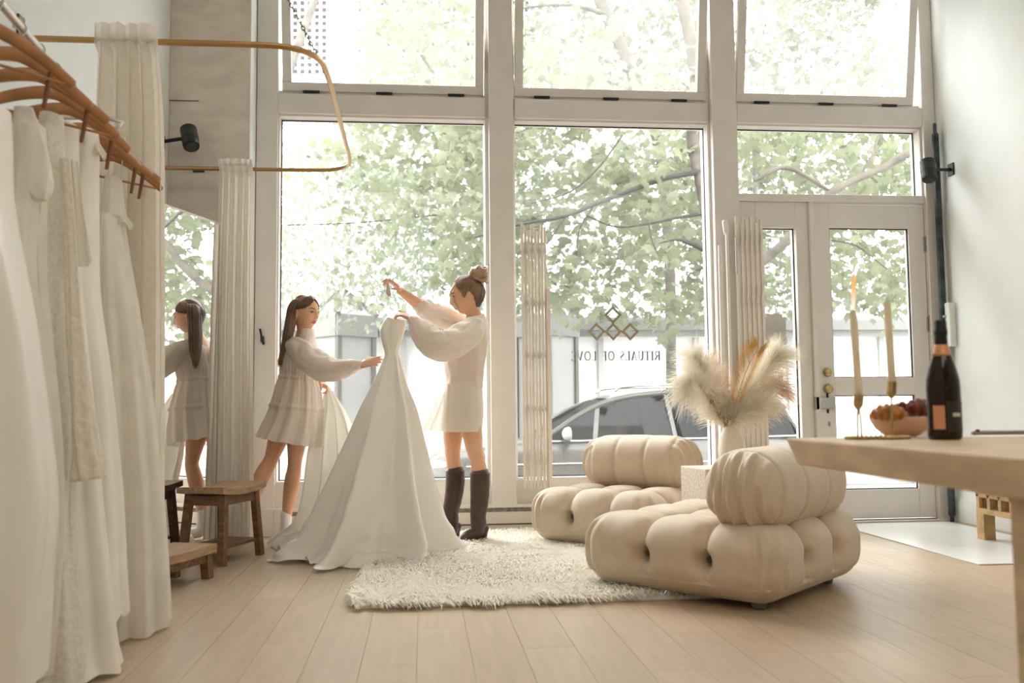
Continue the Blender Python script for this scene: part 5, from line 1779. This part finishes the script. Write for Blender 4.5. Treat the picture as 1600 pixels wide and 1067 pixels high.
R_ = crom([tuple(A(x_, y_, Y_)) + (a_, b_) for x_, y_, Y_, a_, b_ in sec], 8)
v = []
n_ = 60
for i, q in enumerate(R_):
    for j in range(n_):
        a = 2 * PI * j / n_
        g = 1 + .05 * math.sin(17 * a + 1.5 * nz(i * .08, a)) + .03 * math.sin(37 * a)
        v.append(Vector(q[:3]) + CR * (math.cos(a) * q[3] * g) + CF * (math.sin(a) * q[4] * g))
fo = MB().add(v, grid_faces(len(R_), n_, True) + [tuple(range((len(R_) - 1) * n_, len(R_) * n_))]).build('long_hair', HB, W1, smooth=True)
r = random.Random(2)
ps = []
for i in range(90):
    u, w_ = r.uniform(-1, 1), r.uniform(-1, .2)
    q = []
    for x_, y_, Y_, a_, b_ in sec:
        q.append(A(x_, y_, Y_) + CR * (u * a_ * 1.03) + CF * (w_ * b_ * 1.04 * math.sqrt(max(0, 1.1 - u * u))))
    q[-1] = q[-1] + Vector((r.uniform(-.01, .02), 0, r.uniform(-.02, .03)))
    ps.append(q)
strands(W1, 'hair_strands', ps, HB2, .0022, 4, 'stuff')
ps = []
for i in range(46):
    az = r.uniform(-1, 1)
    side = 1 if i % 2 else -1
    q = []
    for k in range(6):
        t = k / 5
        th = .03 + t * 1.5
        x_ = .62 - .75 * t - .25 * (i / 46) - .2 * (i / 46) * t
        d = Vector((x_, side * math.sin(th) * .95, math.cos(th) + .12)).normalized()
        q.append(R1 @ (head_local(d) * 1.07 * .97) + hc)
    ps.append(q)
strands(W1, 'parted_strands', ps, HB2, .0024, 4, 'stuff')
MB().tube([R1 @ (Vector((-.004, -.079, -.034)) * .97) + hc + Vector((0, 0, -.001 * k)) + Vector((.004 * math.sin(k), 0, -.004 * k)) for k in range(6)], .0030, 8, 2).build('earring', MAT['gold'], W1, smooth=True)

# ------------------------------------------------------------------ woman with the bun
o2 = at(735, 850, 5.80)
o2.z = 0
W2 = empty('person', o2, 'woman with blonde bun, white blouse, cream skirt and tall brown boots raising the gown', 'person')
B = lambda x, y, Y: at(x, y, Y) - o2
b = MB()
R2 = frame_of((-.975, -.05, -.20), (-.08, 0, 1))
hc2 = B(729.5, 463, 5.80)
add_head(b, hc2, R2, 1.0)
limb_t(b, [B(742, 500, 5.80), B(739, 487, 5.80), B(735, 473, 5.80)], [.056, .048, .052])
limb_t(b, [B(723, 650, 5.80), B(724, 630, 5.80), B(725, 596, 5.80), B(728, 555, 5.80), B(737, 515, 5.80)], [.105, .108, .09, .112, .080], n=24, flat=1.2)
sL, sR = B(741, 517, 5.64), B(728, 515, 5.96)
limb_t(b, [B(738, 514, 5.80), sL], [.05, .040])
limb_t(b, [B(736, 514, 5.80), sR], [.05, .040])
wL = B(645, 499, 5.52)
limb_t(b, [sL, B(712, 530, 5.50), B(682, 541, 5.43), B(664, 522, 5.47), wL], [.040, .043, .040, .034, .024])
hand(b, wL, B(626, 489, 5.56) - wL, Vector((-.35, .5, -.8)), -1, .90, (.30, .45, .35), (-.28, 0, .05, .1), .10, (.8, .3, .5))
wR = B(625, 454, 5.72)
limb_t(b, [sR, B(700, 500, 5.90), B(672, 489, 5.83), B(648, 471, 5.78), wR], [.040, .044, .041, .036, .025])
hand(b, wR, B(609, 436, 5.67) - wR, Vector((-.55, -.1, -.75)), 1, .92, (.35, .65, .55), (-.12, -.05, .12, .22), .10, (.75, .2, .65))
limb_t(b, [B(730, 640, 5.74), B(737, 674, 5.73), B(742, 704, 5.73), B(746, 720, 5.73), B(750, 744, 5.735), B(748, 790, 5.74), B(747, 816, 5.74)], [.074, .066, .052, .047, .050, .042, .036])
limb_t(b, [B(712, 640, 5.88), B(708, 674, 5.88), B(707, 704, 5.88), B(708, 720, 5.88), B(711, 744, 5.885), B(707, 786, 5.89), B(704, 808, 5.89)], [.074, .066, .051, .047, .050, .042, .036])
remeshed(b, 'body', MAT['skin'], W2, .0045, 4)
face_parts(W2, hc2, R2, 1.0)
def fold2(t, a):
    return 1 + .03 * nz(math.cos(a) * 3, math.sin(a) * 3, t * 7) + .028 * math.sin(9 * a + 6 * t + 3 * nz(t * 4, a)) * t + .04 * math.exp(-((t - .95) / .03) ** 2), 0
cloth_loft([(729, 498, 757, 492, 5.80, .078), (719, 503, 760, 498, 5.80, .13), (708, 512, 763, 509, 5.80, .19), (699, 530, 763, 530, 5.80, .205), (694, 552, 760, 552, 5.80, .185), (694, 570, 757, 572, 5.80, .165), (697, 590, 754, 592, 5.80, .152), (695, 606, 753, 608, 5.80, .150)], 9, 120, fold2, 'blouse', GAUZE, W2, o2)
def fold3(t, a):
    return 1 + .008 * nz(math.cos(a) * 3, math.sin(a) * 3, t * 3) + .006 * math.sin(11 * a) * t, 0
cloth_loft([(697, 600, 752, 600, 5.80, .148), (695, 615, 754, 615, 5.80, .158), (692, 640, 755, 640, 5.80, .170), (691, 660, 754, 660, 5.80, .172), (691, 674, 752, 674, 5.80, .170)], 8, 80, fold3, 'skirt', COTTON, W2, o2)
# sheer flap of the skirt blown forward
q0, q1, q2, q3 = B(697, 600, 5.78), B(699, 596, 5.70), B(697, 674, 5.68), B(659, 672, 5.74)
vv = []
for i in range(20):
    for j in range(16):
        u, t = j / 15, i / 19
        p = q0.lerp(q1, u).lerp(q3.lerp(q2, u), t)
        vv.append(p + Vector((0, .02 * math.sin(u * 10 + t) * t, 0)))
MB().add(vv, grid_faces(20, 16, False)).build('sheer_flap', sheer(M('sheer_cotton', (240, 230, 214), .8, transl=.3), .2), W2, smooth=True)
MB().tube([B(741, 511, 5.64), B(728, 524, 5.56), B(706, 537, 5.48), B(684, 540, 5.43), B(666, 527, 5.46), B(652, 509, 5.50), B(645, 501, 5.515)], [.072, .086, .090, .092, .082, .056, .036], 40, 8, wr=puff).build('sleeve', GAUZE, W2, smooth=True)
MB().tube([B(729, 509, 5.96), B(712, 503, 5.93), B(690, 494, 5.87), B(672, 487, 5.835), B(660, 480, 5.81), B(655, 477, 5.80)], [.058, .068, .070, .068, .058, .050], 40, 8, wr=puff).build('sleeve', GAUZE, W2, smooth=True)
# boots
def boot(shaft, rad, ank, heel, toe, sole):
    e_ = MB().tube(shaft, rad, 28, 8, wr=lambda t, a: 1 + .035 * nz(t * 14, math.cos(a) * 2, math.sin(a) * 2) * (.4 + t) + .03 * math.sin(26 * t) * max(0, t - .6)).build('boot', MAT['leather'], W2, smooth=True)
    fd = (toe - heel)
    MB().tube([ank, heel.lerp(toe, .30) + Vector((0, 0, .055)), heel.lerp(toe, .55) + Vector((0, 0, .040)), heel.lerp(toe, .82) + Vector((0, 0, .024)), toe + Vector((0, 0, .016))], [.046, .043, .040, .034, .014], 20, 6).build('boot_foot', MAT['leather'], e_, smooth=True)
    MB().tube([heel + Vector((0, 0, .075)), heel + Vector((0, 0, .045)), heel + Vector((0, 0, .004))], [.034, .024, .019], 16, 3).build('boot_heel', M('heel_dark%.2f' % heel.x, (58, 42, 34), .5), e_, smooth=True)
    top = shaft[0]
    ring = [top + Vector((math.cos(a) * rad[0] * .98, math.sin(a) * rad[0] * .98, .004)) for a in [2 * PI * k / 20 for k in range(21)]]
    MB().tube(ring, .0035, 6, 1, caps=False).build('boot_rim', bpy.data.materials['leather_rim'], e_)
M('leather_rim', (70, 50, 40), .5)
h2_ = B(756, 849, 5.76); h2_.z = .025
t2_ = B(719, 853, 5.71); t2_.z = .022
boot([B(750, 741, 5.735), B(750, 760, 5.735), B(749, 785, 5.74), B(747, 806, 5.74), B(748, 820, 5.745)], [.062, .061, .056, .049, .048], B(748, 820, 5.745), h2_, t2_, 0)
h1_ = B(713, 845, 5.90); h1_.z = .025
t1_ = B(688, 846, 5.84); t1_.z = .022
boot([B(711, 737, 5.885), B(711, 756, 5.885), B(708, 780, 5.89), B(704, 800, 5.89), B(705, 814, 5.895)], [.062, .061, .056, .050, .048], B(705, 814, 5.895), h1_, t1_, 0)
# hair with bun
HD = hairmat('dark_blonde_hair', (112, 84, 60), .3)
HL_ = hairmat('light_blonde_hair', (236, 210, 176), .15)
HBUN = hairmat('bun_hair', (184, 150, 114), .25)
HM_ = hairmat('mid_blonde_hair', (136, 104, 76), .3)
def hl2(d):
    front = d.x > .34 - .25 * abs(d.y) and d.z < .84 - .30 * abs(d.y)
    low = (d.z < -.38 and d.x > -.45) or d.z < -.72
    side = abs(d.y) > .78 and d.z < .22 and d.x > -.36
    return not (front or low or side)
cap(W2, hc2, R2, 1.0, HD, hl2, gain=1.075, ridges=26, amp=.010, back=.07)
bc = B(747.5, 429, 5.80)
MB().ell(bc, (.057, .055, .058), 30, 20, fn=lambda p: p * (1 + .10 * math.sin(6 * math.atan2(p.z, p.x) + 4 * p.y) + .06 * nz(p.x * 4, p.y * 4, p.z * 4))).build('bun', HBUN, W2, smooth=True)
ps = []
r = random.Random(9)
for i in range(26):
    a0, tl = r.uniform(0, 2 * PI), r.uniform(-.6, .6)
    q = []
    for k in range(9):
        a = a0 + k * .55
        q.append(bc + Vector((math.cos(a) * .060, math.sin(a) * (.056) + .01 * tl, math.sin(a + tl * 2) * .040 + .034 * tl)))
    ps.append(q)
strands(W2, 'bun_strands', ps, HBUN, .0042, 5, 'stuff')
ps = []
HLN = [(.60, .02, .80), (.58, .34, .72), (.52, .66, .50), (.40, .86, .20), (.26, .95, -.10), (.10, .97, .14), (-.16, .96, .12), (-.34, .92, -.14), (-.50, .80, -.42), (-.72, .52, -.62), (-.86, .0, -.66)]
HLC = crom(HLN, 24)
for i in range(520):
    sd = -1 if i % 2 else 1
    h_ = Vector(HLC[min(len(HLC) - 1, int(r.random() * len(HLC)))])
    h_.y *= sd
    en = Vector((-.62 + r.uniform(-.1, .1), sd * r.uniform(0, .16), .92)).normalized()
    t0 = 0 if i < 400 else r.uniform(.12, .5)
    q = []
    for k in range(7):
        t = t0 + (1 - t0) * k / 6
        d = h_.normalized().lerp(en, t).normalized()
        q.append(R2 @ (head_local(d) * (1.045 + .05 * min(1, t * 3) + .07 * max(0, -d.x) * min(1, t * 2 + .3) + .03 * max(0, d.z) + .006 * (i % 3))) + hc2)
    ps.append(q)
strands(W2, 'swept_strands', ps, HM_, .0034, 5, 'stuff')
ps = []
for i in range(12):
    sd = 1 if i % 3 else -1
    p0 = R2 @ (head_local(Vector((.52, sd * (.25 + .03 * i % 3), .72)).normalized()) * 1.10) + hc2
    q = [p0]
    for k in range(1, 6):
        t = k / 5
        d = Vector((.90 - .12 * t, sd * (.26 + .24 * t + .03 * (i % 4)), .50 - 1.15 * t)).normalized()
        q.append(R2 @ (head_local(d) * (1.10 + .015 * (i % 3))) + hc2)
    ps.append(q)
strands(W2, 'front_locks', ps, HL_, .0042, 5, 'stuff')

# ------------------------------------------------------------------ the gown held between them
GS = MAT['satin']
og = at(580, 862, 5.48)
og.z = 0
GW = empty('wedding_gown', og, 'ivory satin wedding gown with strapless bodice held up by the two women', 'gown')
Gp = lambda x, y, Y: at(x, y, Y) - og
def foldg(t, a):
    g = max(0, (t - .20) / .80)
    w_ = .48 * g ** .7
    ph = 7 * a + 1.1 * nz(math.cos(a) * 1.3, math.sin(a) * 1.3, t * .5 + 4) + .9
    s_ = math.sin(ph)
    s_ = s_ - .3 * math.sin(2 * ph + .8)
    low = max(0, (t - .72) / .28)
    pud = .10 * low * nz(a * 2.2, t * 8, 2) + .05 * low * math.sin(17 * a + 14 * t) + .05 * max(0, (t - .5) / .5) * (.5 - 2.2 * abs(nz(a * 3 + t * 4, t * 11 - a * 2, 6)))
    top = max(0, 1 - t / .34)
    cre = -.34 * top * math.exp(-((a - 1.85) / .22) ** 2) - .10 * top * math.exp(-((a - .9) / .2) ** 2)
    return 1 + cre + .55 * w_ * (s_ - .15) + .05 * g * nz(a * 2, t * 3, 8) + pud, .012 * low * math.sin(11 * a + 30 * t)
secs = [(603, 497, 610, 496, 5.60, .018), (597, 506, 631, 500, 5.60, .040), (593.5, 518, 634, 508, 5.60, .060), (596, 534, 630, 526, 5.60, .056), (601.5, 552, 621.5, 549, 5.60, .045), (598, 566, 625, 564, 5.60, .062), (584, 600, 633, 600, 5.58, .11), (566, 642, 646, 640, 5.56, .18), (548, 690, 655, 688, 5.54, .24), (530, 735, 663, 734, 5.52, .30), (514, 775, 671, 772, 5.50, .335), (500, 808, 678, 806, 5.485, .365), (484, 836, 686, 832, 5.475, .39), (466, 856, 692, 850, 5.47, .42), (452, 866, 690, 860, 5.46, .45)]
sk = cloth_loft(secs, 8, 260, foldg, 'satin_skirt', GS, GW, og)
for vtx in sk.data.vertices:
    if vtx.co.z < .012: vtx.co.z = .012 + .02 * max(0, nz(vtx.co.x * 6, vtx.co.y * 6))
# train carried by the first woman
sp = [((508, 611, 6.08), (520, 611, 6.06)), ((500, 640, 6.09), (541, 645, 6.0)), ((488, 675, 6.08), (556, 682, 5.92)), ((482, 710, 6.06), (566, 720, 5.84)), ((478, 750, 6.02), (570, 765, 5.74)), ((472, 790, 5.97), (560, 808, 5.60)), ((458, 822, 5.93), (540, 846, 5.42)), ((432, 838, 5.97), (510, 868, 5.25)), ((416, 851, 5.96), (486, 880, 5.12))]
rows = []
for a, c in sp:
    rows.append(tuple(Gp(*a)) + tuple(Gp(*c)))
R_ = crom(rows, 9)
vv = []
nc = 80
N = len(R_)
for i, q in enumerate(R_):
    t = i / (N - 1)
    l_, rr_ = Vector(q[:3]), Vector(q[3:])
    nrm = Vector((-.35, -.9, .15)).lerp(Vector((0, -.2, 1)), max(0, (t - .7) / .3)).normalized()
    for j in range(nc):
        u = j / (nc - 1)
        am = .055 * min(1, t * 2.2) * (1 if t < .75 else 1 - .55 * (t - .75) / .25)
        ph = 2 * PI * 3.6 * u + 1.2 * nz(u * 2, t * 2, 5) + .4
        p = l_.lerp(rr_, u) + nrm * (am * math.sin(ph) + .02 * max(0, t - .6) * nz(u * 7, t * 9, 1) * 3)
        # bow of cloth out over the floor
        p.z = max(p.z, .010 + .012 * abs(nz(u * 5, t * 5)))
        vv.append(p)
MB().add(vv, grid_faces(N, nc, False)).build('train', GS, GW, smooth=True)
# rolled edge of the hem lying on the floor
hem = [(416, 850), (440, 862), (468, 872), (486, 880), (505, 880), (530, 885), (558, 887), (590, 884), (620, 880), (645, 872), (656, 866)]
hp2 = []
for px, py in hem:
    p = onz(px, py - 1, .012) - og
    hp2.append(p)
def flo(i, j, n1, n2):
    return 0
vv = []
nh = 11
H_ = crom([tuple(p) for p in hp2], 10)
for i, q in enumerate(H_):
    p = Vector(q)
    inn = (Vector((0.02, .10, 0)) - p)
    inn.z = 0
    inn.normalize()
    wv = .5 + .5 * nz(i * .11, 2.0)
    for j in range(nh):
        u = j / (nh - 1)
        zz = .006 + .062 * math.sin(min(1, u * 2.2) * PI / 2) * (.5 + wv) * (1 - .55 * max(0, u - .45)) + .012 * nz(i * .16, u * 4) 
        zz += .11 * max(0, u - .5) 
        vv.append(Vector((p.x, p.y, 0)) + inn * (u * .26) + Vector((0, 0, max(.004, zz))))
MB().add(vv, grid_faces(len(H_), nh, False)).build('hem_fold', GS, GW, smooth=True)
# the hanger it hangs from
hg_o = at(606, 440, 5.63)
hg = empty('satin_hanger', hg_o, 'thin white hanger hook with pink ribbon held above the satin gown', 'hanger')
Q = lambda x, y, Y: at(x, y, Y) - hg_o
MB().tube([Q(603, 436, 5.63), Q(606, 432, 5.63), Q(609, 436, 5.63), Q(607, 445, 5.62), Q(606, 465, 5.61), Q(606, 497, 5.60)], .0020, 6, 5).build('hook', MAT['steel'], hg, smooth=True)
MB().poly([Q(604, 442, 5.615), Q(607, 442, 5.615), Q(611.5, 461, 5.61), Q(607.5, 463.5, 5.61), Q(603, 459, 5.61)], (.1, -1, 0), .006).build('ribbon', M('blush_ribbon', (232, 208, 200), .6, transl=.2), hg)
MB().tube([Q(598, 503, 5.60), Q(606, 497, 5.60), Q(622, 503, 5.60)], .005, 8, 5).build('shoulder_bar', M('white_satin_bar', (238, 232, 224), .5), hg, smooth=True)
